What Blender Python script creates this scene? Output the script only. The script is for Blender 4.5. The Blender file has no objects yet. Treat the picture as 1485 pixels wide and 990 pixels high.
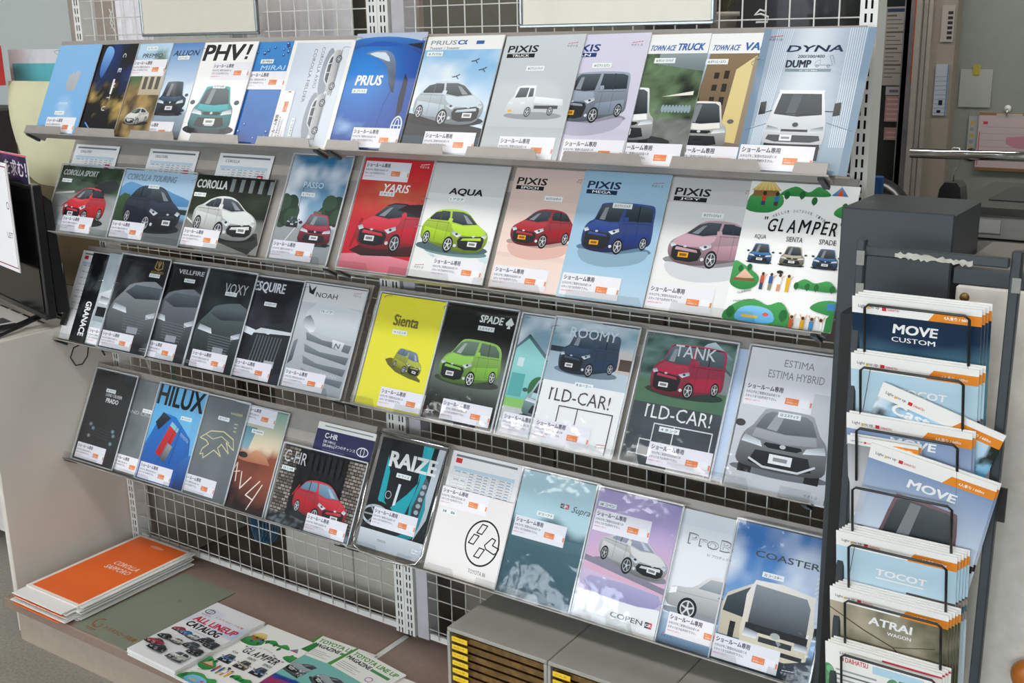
import bpy, math, random
import numpy as np
from mathutils import Matrix, Vector
from mathutils.geometry import tessellate_polygon

H = 1.56                      # floor is z = 0; the camera stands at standing eye height
SC = bpy.context.scene
COL = SC.collection

# ------------------------------------------------------------------ camera
cam = bpy.data.cameras.new('camera')
cam.sensor_width = 36.0
cam.lens = 1628.18 * 36.0 / 1485.0
cam.clip_start = 0.05
cam.clip_end = 200
camo = bpy.data.objects.new('camera', cam)
COL.objects.link(camo)
_r = Vector((0.82739037, 0.56136908, -0.01702721))
_d = Vector((0.13363819, -0.22623238, -0.96486255))
_f = Vector((-0.54549611, 0.7960425, -0.26220284))
M = Matrix.Identity(4)
for i in range(3):
    M[i][0] = _r[i]; M[i][1] = -_d[i]; M[i][2] = -_f[i]
M[0][3], M[1][3], M[2][3] = 1.01968763, -2.03784946, 0.26122252 + H
camo.matrix_world = M
SC.camera = camo

# ------------------------------------------------------------------ world: bright overcast daylight outside the shop windows
SC.view_settings.view_transform = 'Standard'
SC.view_settings.look = 'None'
SC.view_settings.gamma = 1
SC.view_settings.use_curve_mapping = False
SC.view_settings.exposure = -0.40
W = bpy.data.worlds.new('overcast_sky')
SC.world = W
W.use_nodes = True
nt = W.node_tree
bg = nt.nodes['Background']
tc = nt.nodes.new('ShaderNodeTexCoord'); nz = nt.nodes.new('ShaderNodeTexNoise')
nz.inputs['Scale'].default_value = 2.2; nz.inputs['Detail'].default_value = 4
rp = nt.nodes.new('ShaderNodeValToRGB')
rp.color_ramp.elements[0].position = 0.35; rp.color_ramp.elements[0].color = (0.62, 0.72, 0.85, 1)
rp.color_ramp.elements[1].position = 0.65; rp.color_ramp.elements[1].color = (1.0, 1.0, 1.0, 1)
nt.links.new(tc.outputs['Generated'], nz.inputs['Vector'])
nt.links.new(nz.outputs['Fac'], rp.inputs['Fac'])
nt.links.new(rp.outputs['Color'], bg.inputs['Color'])
bg.inputs['Strength'].default_value = 11.0

def area_lamp(name, loc, rot, sx, sy, power, color=(1, 1, 1), portal=False):
    l = bpy.data.lights.new(name, 'AREA'); l.shape = 'RECTANGLE'; l.size = sx; l.size_y = sy
    l.energy = power; l.color = color
    if portal: l.cycles.is_portal = True
    o = bpy.data.objects.new(name, l); o.location = loc; o.rotation_euler = rot
    COL.objects.link(o); return o
# the window wall lies behind the camera at y = -6; daylight enters through its openings
area_lamp('window_portal', (-1.0, -5.9, 1.75), (math.radians(-90), 0, 0), 9.6, 2.5, 1, portal=True)
LAMPS = [(-2.8, -1.3), (0.6, -1.3), (-2.8, -4.2), (0.6, -4.2), (-1.4, 1.45), (1.6, 1.6)]  # the last two, behind the rack, are unseen lamps added to brighten the office
for i, (x, y) in enumerate(LAMPS):
    area_lamp('ceiling_lamp_light', (x, y, 3.12), (0, 0, 0), 2.4, 0.5, 40 if y < 0 else 48, (1.0, 0.97, 0.93))

# ------------------------------------------------------------------ helpers
def lin(c):
    if isinstance(c, str):
        c = c.lstrip('#'); c = [int(c[i:i + 2], 16) / 255 for i in (0, 2, 4)]
    return tuple((x / 12.92 if x <= 0.04045 else ((x + 0.055) / 1.055) ** 2.4) for x in c[:3])

MATS = {}
def mat(name, color, rough=0.5, metal=0.0, coat=0.0, var=0.06, scale=30.0, bump=0.0, bscale=200.0, spec=0.5):
    if name in MATS: return MATS[name]
    m = bpy.data.materials.new(name); m.use_nodes = True; n = m.node_tree.nodes; L = m.node_tree.links
    b = n['Principled BSDF']; c = lin(color)
    t = n.new('ShaderNodeTexCoord'); z = n.new('ShaderNodeTexNoise'); z.inputs['Scale'].default_value = scale; z.inputs['Detail'].default_value = 4
    r = n.new('ShaderNodeValToRGB')
    r.color_ramp.elements[0].position = 0.3; r.color_ramp.elements[0].color = tuple(x * (1 - var) for x in c) + (1,)
    r.color_ramp.elements[1].position = 0.7; r.color_ramp.elements[1].color = tuple(min(1, x * (1 + var)) for x in c) + (1,)
    L.new(t.outputs['Object'], z.inputs['Vector']); L.new(z.outputs['Fac'], r.inputs['Fac']); L.new(r.outputs['Color'], b.inputs['Base Color'])
    b.inputs['Roughness'].default_value = rough; b.inputs['Metallic'].default_value = metal
    b.inputs['Coat Weight'].default_value = coat; b.inputs['Coat Roughness'].default_value = 0.05
    b.inputs['Specular IOR Level'].default_value = spec
    if bump:
        z2 = n.new('ShaderNodeTexNoise'); z2.inputs['Scale'].default_value = bscale; bp = n.new('ShaderNodeBump')
        bp.inputs['Strength'].default_value = bump; bp.inputs['Distance'].default_value = 0.002
        L.new(t.outputs['Object'], z2.inputs['Vector']); L.new(z2.outputs['Fac'], bp.inputs['Height']); L.new(bp.outputs['Normal'], b.inputs['Normal'])
    MATS[name] = m; return m

def print_mat(name, rough, coat, bump=0.0, bs=9.0):
    m = bpy.data.materials.new(name); m.use_nodes = True; n = m.node_tree.nodes; L = m.node_tree.links
    b = n['Principled BSDF']; a = n.new('ShaderNodeVertexColor'); a.layer_name = 'ink'
    z = n.new('ShaderNodeTexNoise'); z.inputs['Scale'].default_value = 400; t = n.new('ShaderNodeTexCoord')
    mx = n.new('ShaderNodeMix'); mx.data_type = 'RGBA'; mx.blend_type = 'MULTIPLY'; mx.inputs[0].default_value = 0.04
    L.new(t.outputs['Object'], z.inputs['Vector']); L.new(a.outputs['Color'], mx.inputs[6]); L.new(z.outputs['Color'], mx.inputs[7])
    L.new(mx.outputs[2], b.inputs['Base Color'])
    b.inputs['Roughness'].default_value = rough; b.inputs['Coat Weight'].default_value = coat; b.inputs['Coat Roughness'].default_value = 0.06; b.inputs['Specular IOR Level'].default_value = 0.25
    if bump:
        z2 = n.new('ShaderNodeTexNoise'); z2.inputs['Scale'].default_value = bs; z2.inputs['Detail'].default_value = 1
        bp = n.new('ShaderNodeBump'); bp.inputs['Strength'].default_value = bump; bp.inputs['Distance'].default_value = 0.01
        L.new(t.outputs['Object'], z2.inputs['Vector']); L.new(z2.outputs['Fac'], bp.inputs['Height']); L.new(bp.outputs['Normal'], b.inputs['Coat Normal'])
    return m
INK = print_mat('printed_glossy_paper', 0.45, 0.22, 0.15)
INKM = print_mat('printed_matte_paper', 0.7, 0.0)

def sheet_mat(name, bump=0.45, tint=(0.97, 0.98, 1.0), bs=9.0, ior=1.5):
    m = bpy.data.materials.new(name); m.use_nodes = True; n = m.node_tree.nodes; L = m.node_tree.links
    n.remove(n['Principled BSDF']); out = n['Material Output']
    tr = n.new('ShaderNodeBsdfTransparent'); tr.inputs['Color'].default_value = tint + (1,)
    gl = n.new('ShaderNodeBsdfGlossy'); gl.inputs['Roughness'].default_value = 0.045
    fr = n.new('ShaderNodeFresnel'); ge = n.new('ShaderNodeNewGeometry'); mr = n.new('ShaderNodeMapRange')   # a thin sheet reflects alike from both sides
    mr.inputs['To Min'].default_value = ior; mr.inputs['To Max'].default_value = 1 / ior
    L.new(ge.outputs['Backfacing'], mr.inputs['Value']); L.new(mr.outputs['Result'], fr.inputs['IOR'])
    mul = n.new('ShaderNodeMath'); mul.operation = 'MULTIPLY'; mul.inputs[1].default_value = 1.25; mul.use_clamp = True
    mx = n.new('ShaderNodeMixShader'); t = n.new('ShaderNodeTexCoord'); z = n.new('ShaderNodeTexNoise')
    z.inputs['Scale'].default_value = bs; z.inputs['Detail'].default_value = 3.0; z.inputs['Roughness'].default_value = 0.45
    bp = n.new('ShaderNodeBump'); bp.inputs['Strength'].default_value = bump; bp.inputs['Distance'].default_value = 0.006
    L.new(t.outputs['Object'], z.inputs['Vector']); L.new(z.outputs['Fac'], bp.inputs['Height'])
    L.new(bp.outputs['Normal'], gl.inputs['Normal']); L.new(fr.outputs['Fac'], mul.inputs[0])
    L.new(mul.outputs[0], mx.inputs['Fac']); L.new(tr.outputs[0], mx.inputs[1]); L.new(gl.outputs[0], mx.inputs[2]); L.new(mx.outputs[0], out.inputs['Surface'])
    return m
VINYL = sheet_mat('clear_vinyl')
ACRYL = sheet_mat('clear_acrylic', 0.05, (0.86, 0.87, 0.87))
GLASS = sheet_mat('window_glass', 0.0, (0.97, 0.99, 0.98), 1.0, 1.45)

def add_mesh(name, verts, faces, material, parent=None, smooth=False, mw=None):
    me = bpy.data.meshes.new(name); me.from_pydata([tuple(v) for v in verts], [], faces); me.update()
    if smooth:
        for p in me.polygons: p.use_smooth = True
    if material: me.materials.append(material)
    return link(name, me, parent, mw)

def link(name, me, parent=None, mw=None):
    o = bpy.data.objects.new(name, me); COL.objects.link(o)
    if parent: o.parent = parent
    if mw is not None: o.matrix_local = mw
    return o

def tag(o, label=None, cat=None, group=None, kind=None):
    if label: o['label'] = label
    if cat: o['category'] = cat
    if group: o['group'] = group
    if kind: o['kind'] = kind
    return o

def empty(name, loc=(0, 0, 0), label=None, cat=None, group=None, mw=None):
    o = bpy.data.objects.new(name, None); COL.objects.link(o); o.empty_display_size = 0.05
    if mw is not None: o.matrix_world = mw
    else: o.location = loc
    return tag(o, label, cat, group)

class MB:
    """collects simple shapes into one mesh"""
    def __init__(s): s.v = []; s.f = []
    def box(s, x0, y0, z0, x1, y1, z1, b=0.0):
        if b > 0 and min(x1 - x0, y1 - y0, z1 - z0) > 2.2 * b:
            # chamfered box: 24 vertices
            n = len(s.v); X = (x0, x1); Y = (y0, y1); Z = (z0, z1); idx = {}
            for i in (0, 1):
                for j in (0, 1):
                    for k in (0, 1):
                        sx = b if i == 0 else -b; sy = b if j == 0 else -b; sz = b if k == 0 else -b
                        idx[i, j, k, 0] = len(s.v); s.v.append((X[i], Y[j] + sy, Z[k] + sz))
                        idx[i, j, k, 1] = len(s.v); s.v.append((X[i] + sx, Y[j], Z[k] + sz))
                        idx[i, j, k, 2] = len(s.v); s.v.append((X[i] + sx, Y[j] + sy, Z[k]))
            q = lambda *a: s.f.append(tuple(idx[t] for t in a))
            for i in (0, 1):
                r = [(i, 0, 0, 0), (i, 1, 0, 0), (i, 1, 1, 0), (i, 0, 1, 0)]; q(*(r if i else r[::-1]))
                r = [(0, i, 0, 1), (1, i, 0, 1), (1, i, 1, 1), (0, i, 1, 1)]; q(*(r[::-1] if i else r))
                r = [(0, 0, i, 2), (1, 0, i, 2), (1, 1, i, 2), (0, 1, i, 2)]; q(*(r if i else r[::-1]))
            for j in (0, 1):
                for k in (0, 1):
                    q((0, j, k, 1), (1, j, k, 1), (1, j, k, 2), (0, j, k, 2))
                    q((j, 0, k, 0), (j, 1, k, 0), (j, 1, k, 2), (j, 0, k, 2))
                    q((j, k, 0, 0), (j, k, 1, 0), (j, k, 1, 1), (j, k, 0, 1))
                    for i in (0, 1): pass
            for i in (0, 1):
                for j in (0, 1):
                    for k in (0, 1): q((i, j, k, 0), (i, j, k, 1), (i, j, k, 2))
            return s
        n = len(s.v)
        s.v += [(x0, y0, z0), (x1, y0, z0), (x1, y1, z0), (x0, y1, z0), (x0, y0, z1), (x1, y0, z1), (x1, y1, z1), (x0, y1, z1)]
        s.f += [tuple(n + i for i in q) for q in ((0, 3, 2, 1), (4, 5, 6, 7), (0, 1, 5, 4), (1, 2, 6, 5), (2, 3, 7, 6), (3, 0, 4, 7))]
        return s
    def quad(s, a, b, c, d):
        n = len(s.v); s.v += [a, b, c, d]; s.f.append((n, n + 1, n + 2, n + 3)); return s
    def tube(s, pts, r, seg=6, closed=False):
        pts = [Vector(p) for p in pts]; n0 = len(s.v); N = len(pts); up = None
        for i, p in enumerate(pts):
            if closed: t = pts[(i + 1) % N] - pts[i - 1]
            else: t = pts[min(i + 1, N - 1)] - pts[max(i - 1, 0)]
            t.normalize()
            if up is None: up = Vector((0, 0, 1)) if abs(t.z) < 0.9 else Vector((1, 0, 0))
            a = t.cross(up)
            if a.length < 1e-4: a = t.orthogonal()
            a.normalize(); b = a.cross(t); b.normalize(); up = b if b.length > 0 else up
            for k in range(seg):
                w = 2 * math.pi * k / seg; s.v.append(tuple(p + (a * math.cos(w) + b * math.sin(w)) * r))
        for i in range(N if closed else N - 1):
            j = (i + 1) % N
            for k in range(seg):
                l = (k + 1) % seg; s.f.append((n0 + i * seg + k, n0 + i * seg + l, n0 + j * seg + l, n0 + j * seg + k))
        if not closed:
            s.f.append(tuple(n0 + k for k in range(seg))[::-1]); s.f.append(tuple(n0 + (N - 1) * seg + k for k in range(seg)))
        return s
    def lathe(s, prof, cx, cy, seg=24):
        n = len(s.v)
        for (r, z) in prof:
            for k in range(seg):
                a = 2 * math.pi * k / seg; s.v.append((cx + r * math.cos(a), cy + r * math.sin(a), z))
        for i in range(len(prof) - 1):
            for k in range(seg):
                l = (k + 1) % seg; s.f.append((n + i * seg + k, n + i * seg + l, n + (i + 1) * seg + l, n + (i + 1) * seg + k))
        return s
    def prism(s, outline, axis, a, b):
        """extrude a 2D outline along axis ('x' uses (y,z), 'y' uses (x,z), 'z' uses (x,y))"""
        n = len(s.v); N = len(outline)
        for t in (a, b):
            for (p, q) in outline:
                s.v.append({'x': (t, p, q), 'y': (p, t, q), 'z': (p, q, t)}[axis])
        s.f.append(tuple(range(n, n + N))[::-1]); s.f.append(tuple(range(n + N, n + 2 * N)))
        for i in range(N):
            j = (i + 1) % N; s.f.append((n + i, n + j, n + N + j, n + N + i))
        return s
    def build(s, name, m, parent=None, smooth=False, mw=None):
        return add_mesh(name, s.v, s.f, m, parent, smooth, mw)

def box(name, x0, y0, z0, x1, y1, z1, m, parent=None, b=0.0):
    return MB().box(x0, y0, z0, x1, y1, z1, b).build(name, m, parent)

# ------------------------------------------------------------------ value noise for printed photographs
def vnoise(x, y, seed=0):
    xi = np.floor(x).astype(np.int64); yi = np.floor(y).astype(np.int64); fx = x - xi; fy = y - yi
    fx = fx * fx * (3 - 2 * fx); fy = fy * fy * (3 - 2 * fy)
    def h(a, b):
        n = (a * 374761393 + b * 668265263 + seed * 1442695041) & 0x7fffffff
        n = ((n ^ (n >> 13)) * 1274126177) & 0x7fffffff
        return (n & 0xffff) / 65535.0
    return (h(xi, yi) * (1 - fx) + h(xi + 1, yi) * fx) * (1 - fy) + (h(xi, yi + 1) * (1 - fx) + h(xi + 1, yi + 1) * fx) * fy
def fbm(x, y, seed=0, o=3):
    r = 0; a = 0.5; t = 0
    for i in range(o):
        r = r + a * vnoise(x * 2 ** i, y * 2 ** i, seed + i); t += a; a *= 0.5
    return r / t
def mixc(a, b, t):
    a = np.array(lin(a)) if isinstance(a, str) else a; b = np.array(lin(b)) if isinstance(b, str) else b
    t = np.clip(t, 0, 1)[..., None]; return a * (1 - t) + b * t

# ------------------------------------------------------------------ lettering cache
TC = {}
def glyphs(s, bold=0.0, res=2):
    k = (s, bold, res)
    if k not in TC:
        c = bpy.data.curves.new('lettering', 'FONT'); c.body = s; c.resolution_u = res; c.offset = bold
        o = bpy.data.objects.new('lettering', c); COL.objects.link(o)
        me = o.to_mesh(); me.calc_loop_triangles()
        v = np.array([(a.co.x, a.co.y) for a in me.vertices]); f = [tuple(t.vertices) for t in me.loop_triangles]
        o.to_mesh_clear(); bpy.data.objects.remove(o); bpy.data.curves.remove(c)
        mn = v.min(0); mx = v.max(0); v = (v - mn) / np.maximum(mx - mn, 1e-6)
        TC[k] = (v, f)
    return TC[k]

def cr(pts, n=4):
    out = []; N = len(pts)
    for i in range(N):
        p0, p1, p2, p3 = (np.array(pts[(i + k - 1) % N], float) for k in range(4))
        for j in range(n):
            t = j / n
            out.append(tuple(0.5 * ((2 * p1) + (-p0 + p2) * t + (2 * p0 - 5 * p1 + 4 * p2 - p3) * t * t + (-p0 + 3 * p1 - 3 * p2 + p3) * t ** 3)))
    return out

class P:
    """flat printed picture: coloured faces in the paper's own plane; 1 unit = the paper's width"""
    def __init__(s, w, h):
        s.w = w; s.h = h; a = h / w; s.A = 1.36 if 1.2 < a < 1.45 else (.70 if .66 < a < .75 else a); s.k = a / s.A; s.v = []; s.f = []; s.c = []; s.z = 0.0; s.T = (0, 0, 1, 1, 0)
    def at(s, ox=0, oy=0, sc=1, fl=1, rot=0): s.T = (ox, oy, sc, fl, math.radians(rot)); return s
    def off(s): s.T = (0, 0, 1, 1, 0); return s
    def tr(s, x, y):
        ox, oy, sc, fl, r = s.T; x = x * sc * fl; y = y * sc
        return ox + x * math.cos(r) - y * math.sin(r), oy + x * math.sin(r) + y * math.cos(r)
    def add(s, pts, tris, cols):
        s.z += 1.6e-5; n = len(s.v)
        for (x, y) in pts:
            X, Y = s.tr(x, y); X = min(max(X, 0.0), 1.0); Y = min(max(Y, 0.0), s.A)
            s.v.append((X * s.w, Y * s.w * s.k, s.z))
        s.c += cols; s.f += [tuple(n + i for i in t) for t in tris]
    def grid(s, u0, v0, u1, v1, fn, nx=26, ny=34):
        g = np.linspace(0, 1, nx + 1); k = np.linspace(0, 1, ny + 1); U, V = np.meshgrid(g, k)
        c = np.clip(fn(U, V), 0, 1); pts = [(u0 + (u1 - u0) * a, v0 + (v1 - v0) * b) for a, b in zip(U.ravel(), V.ravel())]
        tr = [(j * (nx + 1) + i, j * (nx + 1) + i + 1, (j + 1) * (nx + 1) + i + 1, (j + 1) * (nx + 1) + i) for j in range(ny) for i in range(nx)]
        s.add(pts, tr, [tuple(q) for q in c.reshape(-1, 3)]); return s
    def grad(s, u0, v0, u1, v1, bot, top):
        b, t = lin(bot), lin(top); s.add([(u0, v0), (u1, v0), (u1, v1), (u0, v1)], [(0, 1, 2, 3)], [b, b, t, t]); return s
    def rect(s, u0, v0, u1, v1, c): return s.grad(u0, v0, u1, v1, c, c)
    def fill(s, c, c2=None): return s.grad(0, 0, 1, s.A, c, c2 or c)
    def poly(s, pts, c, top=None, n=0):
        if n: pts = cr(pts, n)
        tris = tessellate_polygon([[Vector((x, y, 0)) for x, y in pts]])
        c0 = lin(c)
        if top is None: cols = [c0] * len(pts)
        else:
            c1 = lin(top); ys = [p[1] for p in pts]; a, b = min(ys), max(ys)
            cols = [tuple(c0[i] + (c1[i] - c0[i]) * (y - a) / (b - a + 1e-9) for i in range(3)) for y in ys]
        s.add(pts, [tuple(t) for t in tris], cols); return s
    def ell(s, x, y, rx, ry, c, n=18, c2=None):
        k = lin(c); e = lin(c2) if c2 else k
        s.add([(x, y)] + [(x + rx * math.cos(6.28319 * i / n), y + ry * math.sin(6.28319 * i / n)) for i in range(n)],
              [(0, 1 + i, 1 + (i + 1) % n) for i in range(n)], [k] + [e] * n); return s
    def ring(s, x, y, rx, ry, t, c, n=28, a0=0, a1=360):
        k = lin(c); pts = []; full = (a1 - a0) >= 360
        m = n if full else n + 1
        for i in range(m):
            a = math.radians(a0 + (a1 - a0) * i / n); pts += [(x + rx * math.cos(a), y + ry * math.sin(a)), (x + (rx - t) * math.cos(a), y + (ry - t) * math.sin(a))]
        s.add(pts, [(2 * i, 2 * ((i + 1) % m), 2 * ((i + 1) % m) + 1, 2 * i + 1) for i in range(n)], [k] * len(pts)); return s
    def line(s, pts, t, c, closed=False):
        k = lin(c); V = []; F = []; N = len(pts)
        for i in range(N if closed else N - 1):
            a = Vector(pts[i]); b = Vector(pts[(i + 1) % N]); d = (b - a)
            if d.length < 1e-7: continue
            d.normalize(); nn = Vector((-d.y, d.x)) * t / 2; e = d * t * 0.3; q = len(V)
            V += [tuple(a - e + nn), tuple(a - e - nn), tuple(b + e - nn), tuple(b + e + nn)]; F.append((q, q + 1, q + 2, q + 3))
        s.add(V, F, [k] * len(V)); return s
    def text(s, t, u, v, wd, ch, c, bold=0.0, shear=0.0, res=2, rot=0):
        g, f = glyphs(t, 0.0, res); r = math.radians(rot); pts = []
        for a, b in g:
            x = a * wd + shear * b * ch; y = b * ch; pts.append((u + x * math.cos(r) - y * math.sin(r), v + x * math.sin(r) + y * math.cos(r)))
        d = min(bold, .08) * ch * .72      # heavier lettering: the same outline laid down again, slightly shifted
        for (i, j) in (((0, 0),) if bold <= .005 else ((-1, 0), (1, 0)) if ch < .05 else ((-1, -.6), (1, -.6), (-1, .6), (1, .6), (0, 0))):
            s.add([(x + i * d, y + j * d) for x, y in pts], f, [lin(c)] * len(pts))
        return s
    def build(s, name, parent, z0, m=None, x0=0, y0=0, mesh_only=False):
        me = bpy.data.meshes.new(name); me.from_pydata(s.v, [], s.f)
        ca = me.color_attributes.new('ink', 'FLOAT_COLOR', 'POINT')
        a = np.ones((len(s.c), 4), np.float32); a[:, :3] = np.array(s.c, np.float32); ca.data.foreach_set('color', a.ravel())
        me.materials.append(m or INK); me.update()
        if mesh_only: return me
        return link(name, me, parent, Matrix.Translation((x0, y0, z0)))

# ------------------------------------------------------------------ printed cars (flat pictures on the covers)
def shade(c, k):
    c = c.lstrip('#'); v = [int(c[i:i + 2], 16) for i in (0, 2, 4)]
    v = [min(255, max(0, int(x * k if k <= 1 else x + (255 - x) * (k - 1)))) for x in v]
    return '%02x%02x%02x' % tuple(v)

def wheel(p, x, y, rx, ry, rim='b8bcc0'):
    p.ell(x, y, rx, ry, '101214'); p.ell(x, y, rx * 0.72, ry * 0.72, '3a3d40'); p.ring(x, y, rx * .74, ry * .74, rx * .12, rim)
    for k in range(5):
        a = math.radians(90 + 72 * k); p.line([(x, y), (x + rx * .66 * math.cos(a), y + ry * .66 * math.sin(a))], rx * .17, rim)
    p.ell(x, y, rx * .16, ry * .16, 'd8dadc')

def car34(p, x, y, L, body, fl=1, kind='hatch', plate='e8e8e8', roof=None, glass='1c2a34', shadow='404448', rim='b8bcc0', rot=0, reflect=None):
    """three-quarter front view; nose at the left for fl=1"""
    p.at(x, y, L, fl, rot); lo, hi, dk = shade(body, .5), shade(body, 1.16), shade(body, .4)
    K = {'hatch': 0, 'sedan': 1, 'box': 2, 'mini': 3}[kind]
    if shadow: p.ell(.50, .085, .54, .075, shadow)
    if reflect: p.poly([(.02, .06), (.1, -.1), (.45, -.15), (.9, -.06), (.98, .1), (.5, .02)], reflect, n=3)
    if K == 0:
        O = [(.03, .13), (.0, .22), (.02, .30), (.10, .36), (.20, .42), (.33, .53), (.45, .575), (.66, .58), (.82, .545), (.92, .45), (.985, .37), (1.0, .28), (.97, .17), (.80, .12), (.50, .055), (.30, .04), (.12, .06)]
        WS = [(.20, .41), (.33, .52), (.44, .555), (.60, .555), (.58, .42), (.40, .39)]; SW = [(.61, .43), (.63, .55), (.72, .553), (.84, .525), (.91, .45), (.90, .43)]; PIL = [(.755, .43), (.745, .55)]
    elif K == 1:
        O = [(.03, .12), (.0, .20), (.02, .27), (.10, .33), (.22, .38), (.36, .47), (.48, .51), (.64, .51), (.78, .47), (.88, .41), (.97, .37), (1.0, .30), (.97, .17), (.80, .12), (.50, .05), (.30, .035), (.12, .055)]
        WS = [(.23, .37), (.36, .46), (.47, .49), (.59, .49), (.58, .38), (.42, .35)]; SW = [(.61, .385), (.62, .485), (.68, .485), (.77, .455), (.85, .395), (.80, .385)]; PIL = [(.72, .385), (.70, .48)]
    elif K == 2:
        O = [(.04, .11), (.01, .22), (.02, .34), (.07, .42), (.14, .47), (.19, .62), (.24, .68), (.55, .70), (.86, .69), (.965, .65), (.985, .45), (1.0, .30), (.98, .17), (.80, .12), (.52, .05), (.30, .035), (.12, .055)]
        WS = [(.15, .46), (.21, .63), (.25, .665), (.54, .67), (.50, .45), (.36, .44)]; SW = [(.56, .46), (.58, .67), (.86, .665), (.94, .64), (.955, .47)]; PIL = [(.76, .46), (.755, .67)]
    else:
        O = [(.03, .12), (.0, .22), (.02, .32), (.08, .40), (.16, .45), (.27, .60), (.36, .645), (.60, .65), (.85, .63), (.95, .55), (.98, .42), (1.0, .30), (.97, .17), (.80, .12), (.50, .055), (.30, .04), (.12, .06)]
        WS = [(.17, .44), (.28, .59), (.37, .62), (.57, .625), (.54, .44), (.38, .42)]; SW = [(.59, .455), (.61, .625), (.84, .605), (.92, .54), (.94, .46)]; PIL = [(.76, .455), (.75, .62)]
    p.poly(O, lo, hi, n=4)
    if roof: p.poly([(a, b + .012) for a, b in WS[1:4]] + [(SW[-2][0], SW[-2][1] + .03), (SW[-3][0], SW[-3][1] + .02)], roof)
    by = WS[0][1]
    p.poly([(.04, by - .11), (.14, by - .03), (WS[0][0] + .02, by - .01), (WS[-1][0], WS[-1][1] - .012), (WS[-2][0] - .01, WS[-2][1] - .02), (.50, by - .12), (.36, by - .15), (.16, by - .15)], body, hi, n=2)
    p.poly([(.52, .12), (.56, .28), (.96, .33), (.97, .2), (.8, .14)], shade(body, .75), body)
    p.poly(WS, glass, shade(glass, 1.25)); p.poly([(WS[0][0] + .06, by + .005), (WS[1][0] + .05, WS[1][1] - .01), (WS[1][0] + .10, WS[1][1]), (WS[0][0] + .14, by)], shade(glass, 1.5))
    p.poly(SW, glass, shade(glass, 1.18)); p.line(PIL, .014, dk)
    p.line([(SW[0][0] - .005, SW[0][1] - .03), (.95, SW[0][1] - .02)], .005, lo); p.line([(.62, .14), (.62, .42)], .004, lo); p.line([(.78, .16), (.78, .42)], .004, lo)
    p.poly([(.57, by - .01), (.565, by + .05), (.62, by + .055), (.635, by + .01)], body, hi)
    # nose
    p.poly([(.05, by - .20), (.07, by - .145), (.40, by - .175), (.43, by - .225), (.40, .10), (.30, .075), (.12, .085), (.06, .12)], '15181b', '24282c')
    p.poly([(.09, by - .20), (.10, by - .165), (.36, by - .19), (.38, by - .22)], shade(body, .9), hi)
    p.poly([(.015, by - .13), (.07, by - .11), (.10, by - .15), (.04, by - .17)], 'e6ecf0', '98a4ac')
    p.poly([(.38, by - .15), (.52, by - .10), (.535, by - .14), (.44, by - .185)], 'e6ecf0', '98a4ac'); p.ell(.46, by - .143, .02, .014, '30383e')
    p.ell(.21, by - .155, .022, .012, 'c8ccd0')
    p.rect(.14, .125, .27, .185, plate); p.rect(.16, .14, .25, .17, shade(plate, .55))
    p.ell(.45, .12, .022, .02, 'd0d4d8')
    wheel(p, .555, .125, .075, .105, rim); wheel(p, .90, .19, .055, .088, rim)
    p.off()

def carfront(p, x, y, W_, body, tall=.75, plate='e8e8e8', glass='1a242c', mirrors=True, shadow='30343a'):
    """front view, W_ wide; tall = height / width"""
    p.at(x, y, W_); lo, hi = shade(body, .45), shade(body, 1.16); h = tall
    if shadow: p.ell(.5, .05, .56, .06, shadow)
    p.rect(.04, .0, .20, .2, '121416'); p.rect(.80, .0, .96, .2, '121416')
    p.poly([(.02, .10), (.0, .25), (.03, .42), (.12, .52), (.20, h - .06), (.28, h), (.72, h), (.80, h - .06), (.88, .52), (.97, .42), (1.0, .25), (.98, .10), (.7, .06), (.3, .06)], lo, hi, n=3)
    p.poly([(.15, .50), (.23, h - .07), (.30, h - .03), (.70, h - .03), (.77, h - .07), (.85, .50), (.5, .47)], glass, shade(glass, 1.25))
    p.poly([(.28, .50), (.36, h - .05), (.46, h - .05), (.40, .49)], shade(glass, 1.45))
    if mirrors: p.ell(-.03, .52, .06, .04, lo); p.ell(1.03, .52, .06, .04, lo)
    p.poly([(.13, .40), (.16, .49), (.5, .465), (.84, .49), (.87, .40), (.5, .36)], body, hi)
    p.poly([(.02, .33), (.05, .41), (.24, .36), (.27, .30)], 'eef2f5', '9aa5ae'); p.poly([(.98, .33), (.95, .41), (.76, .36), (.73, .30)], 'eef2f5', '9aa5ae')
    p.poly([(.28, .33), (.30, .355), (.70, .355), (.72, .33), (.66, .30), (.34, .30)], '1a1d20')
    p.poly([(.14, .12), (.20, .26), (.80, .26), (.86, .12), (.7, .09), (.3, .09)], '14171a', '25292d')
    p.rect(.37, .14, .63, .24, plate); p.rect(.42, .17, .58, .21, shade(plate, .6)); p.ell(.5, .335, .035, .022, 'c8ccd0')
    p.off()

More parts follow.
